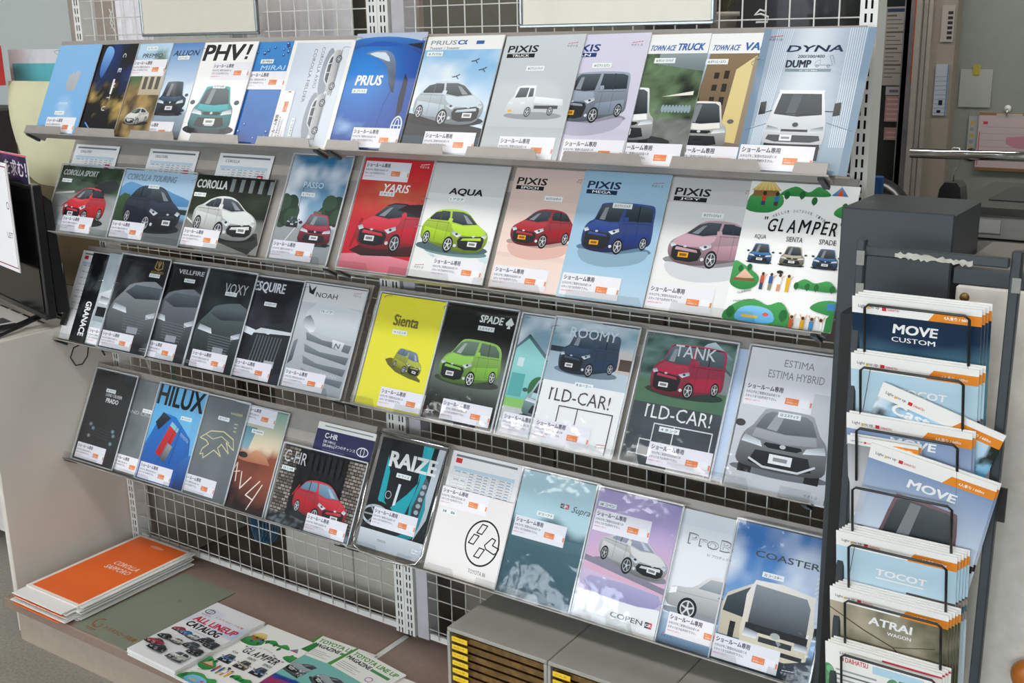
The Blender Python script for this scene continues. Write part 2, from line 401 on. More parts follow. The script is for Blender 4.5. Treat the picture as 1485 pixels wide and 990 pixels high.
def carside(p, x, y, L, body, fl=1, rot=0, glass='26323a', rim='c8ccd0'):
    p.at(x, y, L, fl, rot); lo, hi = shade(body, .7), shade(body, 1.3)
    p.ell(.5, .06, .54, .03, '8a9096')
    p.poly([(.0, .10), (.0, .19), (.04, .235), (.20, .26), (.32, .36), (.42, .385), (.72, .385), (.88, .33), (.96, .25), (1., .22), (1., .10), (.85, .08), (.15, .08)], lo, hi, n=3)
    p.poly([(.25, .26), (.34, .35), (.49, .355), (.49, .26)], glass, shade(glass, 1.3)); p.poly([(.51, .26), (.51, .355), (.68, .35), (.70, .26)], glass, shade(glass, 1.3)); p.poly([(.72, .26), (.70, .35), (.82, .32), (.87, .26)], glass, shade(glass, 1.3))
    p.line([(.5, .10), (.5, .36)], .004, lo); p.line([(.71, .12), (.71, .26)], .004, lo); p.line([(.03, .2), (.97, .215)], .004, lo)
    p.poly([(.005, .17), (.01, .22), (.07, .235), (.07, .19)], 'f0f2f4'); p.rect(.43, .225, .475, .235, dk_ := shade(body, .55)); p.rect(.64, .225, .685, .235, dk_)
    wheel(p, .19, .09, .085, .085, rim); wheel(p, .80, .09, .085, .085, rim); p.off()

def truckfront(p, x, y, W_, body='e8ecf0'):
    p.at(x, y, W_)
    p.poly([(.03, -.04), (.06, .10), (.94, .10), (.97, -.04), (.9, -.2), (.1, -.2)], '101418')
    p.poly([(.0, .08), (.0, .28), (.04, .52), (.13, .92), (.18, .96), (.82, .96), (.87, .92), (.96, .52), (1.0, .28), (1.0, .08), (.9, .03), (.1, .03)], shade(body, .8), shade(body, 1.3), n=2)
    p.poly([(.10, .54), (.17, .90), (.83, .90), (.90, .54), (.5, .50)], '20282e', '3c464e'); p.poly([(.30, .54), (.36, .89), (.52, .89), (.46, .53)], '4c565e')
    p.line([(.2, .545), (.46, .56)], .012, '08090a'); p.line([(.54, .535), (.8, .55)], .012, '08090a')
    p.poly([(.02, .24), (.04, .34), (.22, .30), (.28, .22)], 'dfe6ea', '5a646c'); p.poly([(.98, .24), (.96, .34), (.78, .30), (.72, .22)], 'dfe6ea', '5a646c')
    p.rect(.28, .24, .72, .28, '20262c'); p.ell(.5, .36, .06, .05, '2c3338'); p.ring(.5, .36, .06, .05, .012, 'b4bac0')
    p.poly([(.05, .10), (.08, .18), (.92, .18), (.95, .10), (.8, .06), (.2, .06)], '363c42'); p.rect(.28, .08, .48, .18, 'f0f0f0'); p.rect(.31, .11, .45, .15, '8a9096')
    for s in (-.16, 1.07): p.poly([(s, .52), (s - .0, .74), (s + .10, .76), (s + .11, .54)], '14171a', '2a2e32'); p.off(); p.at(x, y, W_)
    p.line([(-.06, .56), (.06, .60)], .015, '202428'); p.line([(1.1, .60), (.94, .60)], .015, '202428')
    p.off()

def sapo(p, u, v, c='5a5a60'):
    p.text('サポトヨ', u, v, .125, .028, c, .01)
    for k in range(4): p.line([(u + .012 + k * .031, v + .038 + k * .003), (u + .032 + k * .031, v + .042 + k * .003)], .007, 'd4405a' if c == '5a5a60' else c)

# ------------------------------------------------------------------ cover pictures
def sky(seed=0, a='5f9bc8', b='d8e8f2', s=3.0, lo=.35):
    return lambda U, V: mixc(mixc(b, a, V * 1.2), 'f4f8fb', (fbm(U * s, V * s * 1.6, seed) - lo) * 2.2)
def foliage(seed=0, a='142016', b='5d7a4c', s=9.):
    return lambda U, V: mixc(a, b, (fbm(U * s, V * s * 1.3, seed, 4) - .25) * 1.7)

def a_crown(p):
    p.grid(0, 0, 1, p.A, lambda U, V: mixc(mixc('78aede', '88bce8', V), 'cfe2f3', (fbm(U * 2, V * 3, 5) - .55) * 3 * (V < .45) * (.45 - V) * 4))
    p.poly([(.42, .78), (.44, .92), (.49, .90), (.53, .96), (.57, .91), (.62, .98), (.65, .93), (.71, .95), (.66, .66), (.48, .66)], 'a9aeb4', 'b7bcc2')
    p.text('CROWN', .38, .45, .22, .035, 'e8f2fb', .02)
def a_night(p):
    p.grid(0, 0, 1, p.A, lambda U, V: mixc(mixc('0b0d12', '12336e', (fbm(U * 4, V * 3 + 2, 3) - .45) * 3 * (V > .45)), 'c9a95f', (fbm(U * 7, V * 9, 9, 4) - .52) * 3.2 * np.exp(-((V - .33) / .2) ** 2)))
    p.poly([(.30, 1.30), (.42, 1.32), (.50, 1.22), (.44, 1.0), (.36, .86), (.28, 1.0)], '1c54a4', '7eb4ec', n=4)
    for i, (u, v) in enumerate(((.72, 1.22), (.70, 1.0), (.66, .78), (.62, .60), (.58, .44))): p.text('CENTURY'[i], u, v, .06, .07, 'e4e6ea', .02, rot=-90)
    p.rect(.66, .62, .70, .84, 'f0f0f0'); p.line([(.30, .2), (.5, .06), (.62, .1)], .02, '5fa0ee')
def a_premio(p):
    p.grid(0, 0, 1, p.A, lambda U, V: mixc(mixc('caa96b', '3a2f22', fbm(U * 8, V * 8, 4, 4) * 1.4 - .1), mixc('4e6a44', 'b9d6ec', (V - .72) * 5 + (fbm(U * 5, V * 6, 2) - .5) * 2), (V - .5) * 8))
    p.poly([(.55, .62), (.55, .95), (.82, 1.05), (1., .98), (1., .62)], 'b8a98c', 'dcd4c2')
    for k in range(3): p.rect(.60 + k * .13, .70, .68 + k * .13, .88, '5f5a50')
    p.text('PREMIO', .42, 1.155, .42, .06, '30343a', .03, .25); car34(p, .42, .18, .50, 'd8d6d0', kind='sedan', shadow='2c241a')
def a_allion(p):
    p.grid(0, 0, 1, p.A, lambda U, V: mixc(mixc('6f7a84', '9fb2c2', V * 3), mixc('dcebf6', '4d86c4', (V - .45) * 1.8), (V - .28) * 20))
    p.poly([(.55, .4), (.6, .62), (.7, .58), (.72, .4)], '8a98a6'); p.text('ALLION', .42, 1.18, .50, .075, '16243a', .04, .3)
    car34(p, .32, .36, .62, '24405c', kind='sedan', shadow='38424c'); carfront(p, .36, .34, .55, '28445e', .86)
def a_phv(p):
    p.fill('f2f0ee', 'f7f6f4'); p.text('PHV', .04, 1.11, .72, .21, '0c0c0e', .10, .1, res=4); p.poly([(.83, 1.18), (.85, 1.32), (.92, 1.32), (.875, 1.18)], '0c0c0e'); p.poly([(.82, 1.12), (.825, 1.16), (.875, 1.16), (.87, 1.12)], '0c0c0e')
    p.ell(.5, .17, .48, .08, '2a3034'); carfront(p, .10, .13, .78, '1fa0a8', .80, glass='1a3038'); p.rect(.42, .22, .58, .245, 'c4ccd0')
    p.text('PHV', .46, .045, .12, .03, '20386c', .03, .3)
def a_mirai(p):
    p.grid(0, 0, 1, p.A, lambda U, V: mixc('1450a4', '3c94da', V * .9 + (fbm(U * 3, V * 3, 1) - .5) * .3))
    p.text('MIRAI', .50, .985, .42, .06, 'a8d4f4', .03, .2); rnd = random.Random(3)
    for k in range(26): x, y, r = rnd.uniform(.2, .95), rnd.choice([rnd.uniform(.05, .3), rnd.uniform(1.15, 1.34)]), rnd.uniform(.008, .028); p.ell(x, y, r, r, '0e3c84'); p.ell(x - r * .2, y + r * .3, r * .45, r * .4, 'a4d8f8')
def a_axio(p):
    p.fill('f4f3ec'); p.grid(.06, .05, .94, 1.33, lambda U, V: mixc('c3cede', 'e6ebf3', U * .6 + V * .3), 6, 8)
    p.text('COROLLA AXIO', .50, 1.27, .52, .05, '4a4e58', 0, rot=-90); p.text('COROLLA FIELDER', .38, 1.25, .68, .05, '4a4e58', 0, rot=-90)
    p.ell(.66, .95, .09, .31, '9aa2ae'); p.ell(.58, .40, .09, .30, '9aa2ae')
    carside(p, .86, .67, .56, 'e8eaec', rot=90); carside(p, .78, .12, .56, 'e4e6ea', rot=90)
def a_prius(p):
    p.fill('0d3f96', '1456b4'); p.rect(0, 1.26, 1, p.A, 'b8c4da')
    p.grid(0, .0, 1, 1.20, lambda U, V: mixc(mixc('0b3f9c', '1b86dc', np.exp(-(((U - .25) / .5) ** 2 + ((V - .72) / .4) ** 2))), '9fc6ee', (fbm(U * 3, V * 5, 7) - .6) * 3 * (V < .35)))
    p.poly([(0, 1.16), (.3, 1.26), (.7, 1.22), (1., 1.10), (1, 1.24), (.6, 1.31), (.2, 1.31), (0, 1.27)], '082c74', '2f78cc', n=3)
    p.poly([(.20, 1.12), (.50, 1.15), (.66, 1.02), (.74, .66), (.64, .76), (.56, .95), (.40, 1.06)], '16203a', '7d90aa', n=3); p.poly([(.26, 1.115), (.48, 1.13), (.58, 1.02), (.46, 1.05)], 'dbe6f0', n=2)
    p.poly([(.76, 1.22), (.98, 1.24), (.98, 1.16)], '0a1630'); p.poly([(.84, .88), (.90, .80), (.92, .45), (.86, .34), (.83, .60)], '06122e')
    p.line([(.60, .1), (.64, .5), (.72, .75)], .006, '06245e'); p.ring(.90, .26, .08, .13, .02, 'd2dae2'); p.ring(.90, .26, .035, .10, .014, 'd2dae2'); p.line([(.84, .28), (.96, .28)], .014, 'd2dae2'); p.ell(.93, .10, .1, .09, '101820')
    p.text('PRIUS', .16, .74, .37, .115, 'ffffff', .06, .1)
def a_alpha(p):
    p.fill('f2f1ee'); p.grid(0, 0, 1, 1.20, sky(11, '8fc0e6', 'e8f1f8', 2.6), 20, 26)
    p.rect(0, .02, 1, .20, '2b4250'); p.poly([(0, .20), (0, .46), (.45, .40), (1, .30), (1, .20)], '23282c')
    p.poly([(0, .46), (.0, .52), (.3, .52), (1, .50), (1, .34)], 'a9c4d6', 'cadcea'); p.text('PRIUS', .06, 1.26, .34, .05, '8d98a6', .06, .1); p.text('α', .42, 1.26, .12, .05, '1a5fb4', .06); p.rect(.66, 1.26, .76, 1.30, '2a5ea8')
    p.text('7seater / 5seater', .06, 1.205, .40, .032, '4a4e54', .01)
    for (x, y) in ((.66, 1.06), (.78, .96), (.46, .88)): p.line([(x, y), (x + .05, y + .01), (x + .09, y + .03)], .012, '38424a'); p.line([(x + .05, y + .01), (x + .08, y - .02)], .01, '38424a')
    car34(p, .96, .30, .92, 'c6d6e0', fl=-1, kind='hatch', shadow='14181c', rim='d8dce0')
def kei(bgc, bgt, title, sub, subc, tc, tu=.06):
    def f(p):
        p.fill(bgc, bgt); p.grad(0, 0, 1, .35, shade(bgc, 1.3), bgc); p.text('PIXIS', tu, p.A - .185, .38, .075, tc, .06, .1); p.rect(tu, p.A - .245, tu + .36, p.A - .2, subc)
        p.text(sub, tu + .07, p.A - .236, .22, .028, 'ffffff', .05); sapo(p, .80, p.A - .14)
    return f
def a_truck(p):
    kei('b3b8bb', 'cfd4d9', '', 'TRUCK', '16181c', '16181c')(p)
    p.at(.22, .46, .70); p.ell(.5, .02, .52, .06, '8c9196')
    p.poly([(.02, .06), (.0, .18), (.03, .26), (.10, .34), (.14, .48), (.42, .49), (.46, .46), (.48, .16), (.40, .05)], 'bcc2c6', 'f2f4f5', n=2); p.poly([(.12, .30), (.17, .455), (.34, .46), (.32, .31)], '2c3840', '56646e'); p.poly([(.35, .31), (.36, .45), (.43, .45), (.44, .32)], '2c3840', '56646e')
    p.poly([(.48, .22), (.48, .32), (.98, .28), (1.0, .18)], 'd5d9dc', 'f2f3f4'); p.rect(.50, .13, .92, .18, '22262a'); p.rect(.04, .07, .11, .11, 'e4a21c'); p.rect(.03, .20, .10, .235, 'dfe6ea'); p.rect(.24, .20, .32, .24, 'dfe6ea')
    wheel(p, .40, .08, .06, .08); wheel(p, .80, .10, .055, .075); p.off()
def a_van(p):
    kei('c6c2d4', 'd9d6e8', '', 'VAN', '1c3f7e', '1c3f7e')(p)
    car34(p, .10, .40, .80, '8e9cae', kind='box', plate='e8a820', shadow='8a8898', reflect='aeabbf')
def road(sk, seed):
    def f(U, V):
        base = mixc('8a8c8a', '5a5c58', fbm(U * 14, V * 22, seed, 3) * 1.2)
        up = foliage(seed + 3, '1a241a', '708a66', 7)(U, V)
        return np.where((V < .42)[..., None], base, up)
    return f
def a_tatruck(p):
    p.grid(0, 0, 1, 1.16, road(0, 4)); p.rect(0, 1.16, 1, p.A, 'f3f3f3'); p.poly([(.5, 1.16), (.5, 1.05), (1, .98), (1, 1.16)], '6d7a7e', '93a0a4'); p.poly([(.62, .72), (.95, .78), (.95, .74)], 'e8e4da')
    for k in range(9): p.ell(.66 + k * .035, .60, .018, .04, '8fa4ac')
    p.text('TOWN ACE', .375, 1.19, .27, .055, '3a6cae', .05, .25); p.text('TRUCK', .67, 1.19, .28, .07, '3a6cae', .07, .2)
    p.ell(.42, .26, .4, .07, '2c2e30'); carfront(p, -.02, .24, .62, 'eceeee', .92)
def a_tavan(p):
    p.grid(0, 0, 1, 1.16, lambda U, V: np.where((V < .3)[..., None], mixc('8c8072', '5a5148', fbm(U * 14, V * 22, 8)), mixc('6fa8dc', 'b8d4ec', V)))
    p.poly([(.30, .40), (.36, 1.16), (1, 1.16), (1, .3), (.4, .3)], '5c4a3a', '8d7658'); p.poly([(.62, .30), (.66, 1.0), (.84, 1.14), (.84, .28)], 'd9c182', 'e4d398'); p.poly([(.80, .28), (.82, 1.12), (1, 1.16), (1, .26)], '8c7a66', 'a79680'); p.ell(.22, .62, .15, .17, '1e2e1a'); p.rect(.3, .4, .45, .55, 'e4cf8a')
    for k in range(4): p.rect(.45, .55 + k * .12, .50, .61 + k * .12, '2a231c'); p.rect(.55, .52 + k * .13, .60, .60 + k * .13, '2a231c')
    p.rect(0, 1.16, 1, p.A, 'f4f4f4'); p.text('TOWN ACE', .37, 1.19, .27, .055, '3a6cae', .05, .25); p.text('VAN', .69, 1.19, .24, .075, '3a6cae', .07, .2); carfront(p, .14, .20, .56, 'e6e4de', .86, plate='20262c')
def a_dyna(p):
    p.grid(0, 0, 1, p.A, lambda U, V: mixc('8fa2b5', 'd9e1ea', np.exp(-((U - .48) / .25) ** 2) * .9 + V * .1))
    p.grad(0, 0, 1, .42, '7f93a4', 'a9bac8'); p.grad(0, 0, .07, p.A, '6e879c', '8198ae'); p.grad(.93, 0, 1, p.A, '6e879c', '8198ae')
    for k in range(8): p.line([(.10 + k * .012, .25), (.13 + k * .02, p.A)], .005, 'e2eaf2'); p.line([(.80 + k * .018, .25), (.78 + k * .02, p.A)], .005, 'e2eaf2')
    p.line([(.02, .38), (.26, .47)], .006, '5c7286'); p.line([(.74, .47), (.97, .40)], .006, '5c7286')
    p.text('DYNA', .25, 1.135, .50, .06, '20304e', .07, .3); p.text('200/300/400', .36, 1.075, .24, .03, '3a4658', .04); p.text('DUMP', .27, .985, .22, .068, '1c2c3c', .08); p.rect(.27, .945, .68, .972, '7d9298'); p.text('2.0・3.0・4.0ton', .40, .951, .16, .014, 'ffffff', .02)
    p.at(.53, .985, .17); p.line([(.0, .1), (.0, .3), (.15, .4), (.25, .4), (.25, .1), (0, .1)], .02, '8d98a4'); p.line([(.28, .14), (.9, .12)], .03, '8d98a4'); p.ring(.12, .08, .08, .08, .03, '6d7884'); p.ring(.7, .08, .08, .08, .03, '6d7884'); p.line([(.9, .15), (.7, .62), (.82, .68), (1.02, .2)], .03, '8d98a4'); p.off()
    truckfront(p, .20, .25, .54); p.rect(.19, .12, .72, .24, '10151a'); sapo(p, .06, 1.24)
def a_csport(p):
    p.grid(0, 0, 1, p.A, lambda U, V: mixc(mixc('7e8480', 'b4b8b4', fbm(U * 4, V * 6, 3)), foliage(5, '0e1612', '46644a', 8)(U, V), (V - .55) * 12))
    p.poly([(.62, .52), (.9, .58), (.98, .50), (.8, .44)], '2c3234', n=2); p.line([(.0, .40), (.30, .43)], .02, 'd0d4d4'); car34(p, .16, .07, .70, 'd82c34', kind='hatch', roof='16181a', shadow='2c3030')
    p.grid(0, 0, .42, .26, lambda U, V: mixc('8a8e8c', 'e4e8e8', fbm(U * 6, V * 6, 12)), 10, 8); p.text('COROLLA SPORT', .04, .60, .56, .058, 'c8ccca', .05, .25)
    car34(p, .2, .10, .66, 'd82c34', kind='hatch', roof='16181a', shadow=None)
def a_ctour(p):
    p.grid(0, 0, 1, p.A, lambda U, V: mixc(mixc('787c7c', '5a5e5e', V * 3), mixc('6fa4cc', 'b4d2e8', (V - .36) * 3), (V - .34) * 30))
    p.poly([(0, .52), (.12, .58), (.3, .55), (.5, .56), (.75, .50), (1, .44), (1, .38), (0, .38)], '4d86b4', '6fa6d0', n=2); p.poly([(0, .12), (0, .42), (.15, .45), (.22, .3), (.12, .12)], '20301e', '42603a', n=2); p.rect(.7, .30, 1, .35, '26382a')
    car34(p, .93, .08, .82, '1c2438', fl=-1, kind='hatch', shadow='24282a'); p.text('COROLLA TOURING', .04, .60, .70, .062, '7f98ac', .05, .25)
def a_corolla(p):
    p.grid(0, 0, 1, p.A, lambda U, V: mixc(mixc('8a8c88', '6c6e6c', V * 2), foliage(8, '0c1210', '26361f', 6)(U, V), (V - .40) * 14))
    for k in range(5): p.rect(.42 + k * .12, .54, .47 + k * .12, .70, '1a1c1e'); p.rect(.47 + k * .12, .56, .52 + k * .12, .68, '7f8688')
    p.line([(0, .28), (.35, .12)], .02, 'd8d8d4'); p.poly([(.3, .12), (.9, .0), (1, .1), (.95, .2)], '303432'); car34(p, .92, .08, .84, 'dde0de', fl=-1, kind='sedan', shadow='181a1c'); p.text('COROLLA', .03, .575, .40, .078, 'd8dad8', .06)
def a_passo(p):
    p.grid(0, 0, 1, p.A, lambda U, V: np.where((V < .35)[..., None], mixc('8d9292', 'a8adad', V * 3), sky(21, '2f7aa4', 'b8d4de', 3)(U, V)))
    for (x, y, r, q) in ((.10, .62, .22, .24), (.88, .66, .22, .22), (.75, .55, .14, .14)):
        for k in range(7): p.ell(x + r * .5 * math.cos(k), y + q * .5 * math.sin(k * 2), r * .55, q * .5, '22382a' if k % 2 else '34503a')
    p.rect(.58, .5, .72, .66, '6d6254'); p.line([(.30, .42), (.30, .96), (.42, .98)], .008, '4a5256'); p.line([(.10, .10), (.34, .44)], .012, 'e8eaea'); carfront(p, .16, .43, .2, '2c4a44', .7)
    p.text('PASSO', .29, .95, .34, .075, 'e0eef2', .02); carfront(p, .42, .22, .54, 'b02840', .74, glass='46545c')
def a_yaris(p):
    p.grid(0, 0, 1, p.A, lambda U, V: mixc(mixc('c41e2e', 'd62c34', V), 'd8925a', np.exp(-(((U - .55) / .42) ** 2 + ((V - .66) / .13) ** 2)) * (fbm(U * 6, V * 9, 6) * 1.3)))
    p.poly([(0, .0), (0, .17), (.5, .22), (1, .17), (1, 0)], 'd46a76', 'e894a0'); p.poly([(.10, .22), (.3, .17), (1, .22), (1, .38), (.3, .34)], '281a1c', '5c1c24')
    p.poly([(.16, .62), (.20, .62), (.12, .25), (.08, .25)], 'a01422'); car34(p, .13, .22, 1.08, 'd8283a', kind='hatch', shadow=None, roof='1c1618'); p.text('YARIS', .36, .96, .38, .095, 'ffffff', .04, .2, res=3); sapo(p, .82, 1.27, 'ffffff')
    p.poly([(.66, .75), (.78, .82), (1, .84), (1, .70)], '2c1c1e')
def a_aqua(p):
    p.fill('f1f2ef', 'c9cbcd'); p.grad(0, .5, 1, 1.0, 'f3f4f2', 'e2e3e4'); p.poly([(.05, .40), (.2, .28), (.9, .22), (1, .30), (.8, .36), (.95, .12), (.3, .02), (.4, .2)], 'bcd4d8', 'd8e8ea', n=2)
    p.ell(.55, .33, .42, .05, '6a8a8c'); car34(p, .93, .30, .90, 'b2da2c', fl=-1, kind='hatch', shadow='4c6468', rim='d0d4d8'); p.text('AQUA', .28, .985, .44, .085, '0e1014', .07, .15, res=4); sapo(p, .06, .10)
def a_epoch(p): kei('eed4c8', 'd3bdb4', '', 'EPOCH', '1e1216', '16181c', .05)(p); p.grad(0, .4, 1, 1.0, 'f2dacd', 'e0c8bd'); car34(p, .12, .46, .78, 'a81c28', kind='hatch', plate='e8a020', shadow='b09890', reflect='e0b4a8')
def a_mega(p): kei('a4c8e0', '9cc0d8', '', 'MEGA', '16284e', '14264c', .07)(p); car34(p, .13, .48, .80, '1c3a86', kind='box', plate='e8a020', shadow='5c7c94', reflect='88a8bc')
def a_joy(p): kei('ececea', 'c2c2c2', '', 'JOY', '16181c', '16181c', .06)(p); p.grad(0, .3, 1, 1.1, 'efefed', 'd8d8d8'); car34(p, .12, .44, .86, 'c39aa8', kind='hatch', plate='e8a020', shadow='8c8e92', reflect='d2d4d8')
def hill(p, pts, c='2c8440', c2='4ca45a'): p.poly(pts, c, c2, n=4)
def tree(p, x, y, s, c='1e6a34'): p.line([(x, y - s * .6), (x, y)], s * .12, '6a4a2c'); p.ell(x, y, s * .38, s * .55, c)
def a_glamper(p):
    p.fill('f6f6f4'); g = '2c8440'
    hill(p, [(.0, 1.08), (.04, 1.24), (.28, 1.26), (.34, 1.15), (.22, 1.06)]); hill(p, [(.30, 1.24), (.42, 1.33), (.55, 1.28), (.64, 1.34), (.76, 1.26), (.6, 1.24)]); p.poly([(.02, 1.27), (.10, 1.38), (.22, 1.38), (.30, 1.28)], 'd8b44c', 'ecd690'); p.poly([(.04, 1.21), (.04, 1.27), (.28, 1.28), (.28, 1.22)], '8c6a3c')
    for k in range(6): p.line([(.05 + k * .045, 1.275), (.11 + k * .02, 1.375)], .004, 'f2e4b0')
    for (x, y) in ((.36, 1.24), (.50, 1.25), (.62, 1.20), (.90, 1.16), (.98, 1.10)): tree(p, x, y, .07)
    p.poly([(.76, 1.26), (.84, 1.35), (.91, 1.26)], '3f78a8', '88aac4'); p.poly([(.81, 1.26), (.84, 1.33), (.87, 1.26)], 'd8583c'); hill(p, [(.82, 1.08), (.86, 1.16), (1, 1.18), (1, 1.04)]); p.poly([(.86, 1.37), (.9, p.A), (1, p.A), (1, 1.37)], g)
    for (x, c, q) in ((.15, 'c8402c', '26486c'), (.27, '3a78b0', '4a3a30')): p.ell(x, 1.245, .018, .022, '402c20'); p.rect(x - .02, 1.17, x + .02, 1.225, c); p.rect(x - .018, 1.13, x + .018, 1.17, q)
    for i, ch in enumerate('HELLO! OUTDOOR TIME'):
        a = math.radians(122 - i * 3.6)
        if ch != ' ': p.text(ch, .50 + .42 * math.cos(a), .66 + .42 * math.sin(a), .014, .026, '4a4e50', .01, rot=math.degrees(a) - 90)
    for i, ch in enumerate('GLAMPER'): p.text(ch, (.24, .345, .425, .53, .655, .735, .81)[i], .88 + (i % 2) * .008, (.075, .045, .075, .09, .055, .05, .06)[i], .125, '101214', .02, .12, res=4)
    p.text('"', .20, .99, .03, .03, '101214', .03); p.text('"', .895, .98, .03, .03, '101214', .03)
    for u, t, c in ((.12, 'AQUA', '2e6ca8'), (.42, 'SIENTA', 'b3a78c'), (.72, 'SPADE', '2c5c8e')):
        p.text(t, u + .02, .795, .15 if t != 'AQUA' else .11, .048, '26282a', .01); carfront(p, u, .565, .22, c, .86)
    hill(p, [(.0, .36), (.0, .56), (.10, .54), (.26, .44), (.24, .34), (.12, .30)]); p.poly([(.04, .40), (.12, .50), (.22, .42)], 'dca890', 'f0c8b4'); p.rect(.03, .385, .23, .41, '8a5c38'); tree(p, .08, .50, .06); tree(p, .16, .52, .06)
    hill(p, [(.60, .38), (.68, .46), (.78, .43), (.90, .46), (.98, .37), (.8, .36)])
    for x in (.62, .72, .8, .94): tree(p, x, .39, .06)
    for i, (x, c, q) in enumerate(((.30, 'c8583c', '3a4a6c'), (.38, '2f5c9c', '8c8c70'), (.46, 'f0f0f0', 'd89a6c'), (.54, 'e8b42c', 'e8b42c'))): p.ell(x, .47, .013, .016, '4a3020'); p.rect(x - .018, .385, x + .018, .455, c); p.rect(x - .015, .32, x + .015, .385, q); p.line([(x + .018, .44), (x + .04, .47)], .008, 'e0b090')
    p.ell(.45, .50, .03, .016, '26282a'); p.text('GLAMPING', .10, .255, .13, .02, '4a4e50', .0, rot=18)
    hill(p, [(.02, .0), (.03, .10), (.14, .19), (.28, .22), (.40, .18), (.52, .22), (.62, .10), (.62, 0)]); p.poly([(.12, .02), (.16, .13), (.3, .16), (.44, .13), (.48, .03), (.3, 0)], '4ea4d8', '86c8ea', n=3); p.rect(.18, .045, .33, .07, 'e4b83c'); p.ell(.40, .09, .03, .018, 'd85c54')
    p.text('Happy Holidays!', .08, .17, .20, .022, '4a4e50', 0, rot=12); hill(p, [(.78, .20), (.86, .27), (1, .28), (1, .16), (.9, .16)]); p.rect(.93, .20, 1, .26, '3c84c0')
    for x in (.64, .74, .82, .9): p.line([(x - .03, .13), (x, .07), (x + .03, .13)], .01, 'e0b090'); p.rect(x - .018, .0, x + .018, .08, ('4a94c8', 'f0f0f0', 'd8583c', 'e8b42c')[int(x * 10) % 4]); p.ell(x, .10, .014, .016, '4a3020')
    tree(p, .07, .08, .1); tree(p, .56, .10, .1); p.poly([(.94, .0), (.94, .12), (1, .2), (1, 0)], g)
def dark_front(bgc, hi, name, nu, nv, nw, nh, ncol, grille='6c7278', seed=0, bold=.04, kind=0, plate=None):
    def f(p):
        p.grid(0, 0, 1, p.A, lambda U, V: mixc(bgc, hi, (fbm(U * 3, V * 4, seed) - .45) * .9))
        if kind == 0:
            p.poly([(.06, .30), (.04, .62), (.22, .84), (.40, .98), (.98, .98), (1, .20), (.5, .16), (.2, .20)], shade(hi, .25), shade(hi, 1.1), n=3)
            p.poly([(.26, .84), (.44, .96), (.98, .96), (.98, .80), (.5, .76)], '2a3238', '5c666e')
            p.poly([(.08, .58), (.10, .66), (.36, .62), (.40, .54)], 'eef2f5', '8d98a2'); p.poly([(.80, .56), (.98, .62), (.98, .54), (.82, .50)], 'eef2f5', '8d98a2')
            for k in range(7): p.line([(.34 + k * .01, .54 - k * .038), (.86 - k * .01, .52 - k * .038)], .012, grille)
            p.rect(.5, .27, .72, .36, plate or '9aa0a6')
        elif kind == 1:
            p.poly([(.30, .16), (.34, .62), (.55, .74), (1, .78), (1, .16)], '181c20', '2c3238', n=3)
            for k in range(9): p.line([(.42 + k * .055, .60), (.38 + k * .055, .24)], .018, grille)
            p.poly([(.30, .62), (.45, .70), (1, .70), (1, .66)], 'd4d8dc'); p.poly([(.08, .62), (.12, .70), (.36, .66), (.32, .58)], 'e4e8ec'); p.ell(.6, .66, .05, .035, 'd8dce0'); p.rect(.66, .20, .84, .29, 'b0b4b8')
        p.text(name, nu, nv, nw, nh, ncol, bold)
    return f
def a_granace(p): p.grid(0, 0, 1, p.A, lambda U, V: mixc('0e1012', '5c6468', (fbm(U * 5, V * 6, 3, 4) - .45) * 3)); p.text('GRANACE', .16, .62, .52, .12, 'f4f4f4', .06, rot=-90); p.rect(.36, .16, .42, .52, 'eeeeee')
def a_hiace(p): p.grid(0, 0, 1, p.A, lambda U, V: mixc('7f929c', 'ccd4da', fbm(U * 3, V * 4, 13) * 1.3 - .1)); p.text('HIACE', .33, 1.22, .5, .09, 'f0f0f0', .06); p.poly([(.02, .35), (.02, .75), (.4, .9), (1, .9), (1, .3)], '8c98a0', 'dce2e6'); p.poly([(.05, .62), (.07, .72), (.3, .7), (.28, .6)], 'f2f6f8', '5c666e'); p.rect(.05, .42, .4, .56, '1c2024'); sapo(p, .03, .06)
def a_alphard(p):
    dark_front('191d20', '8a9094', 'ALPHARD', .66, 1.16, .26, .035, 'b8964c', seed=31)(p); p.line([(.74, 1.34), (.72, 1.24), (.80, 1.21), (.88, 1.24), (.86, 1.34)], .014, 'c8a458'); p.line([(.77, 1.33), (.80, 1.25), (.83, 1.33)], .014, 'c8a458'); p.line([(.80, 1.35), (.80, 1.22)], .01, 'c8a458'); sapo(p, .86, .05, 'd8dadc')
def a_vell(p): dark_front('16181a', '6f757a', 'VELLFIRE', .40, 1.24, .54, .06, 'dcdee0', seed=33)(p)
def a_voxy(p): dark_front('14181a', '4c5a5c', 'VOXY', .42, 1.17, .48, .15, 'ccd2d2', seed=35, bold=-.0)(p); sapo(p, .0, .05, 'd8dadc')
def a_esq(p): dark_front('1a1c22', '5a6070', 'ESQUIRE', .14, 1.16, .56, .15, 'e4e8ec', seed=37, kind=1)(p); sapo(p, .66, .05, 'd8dadc')
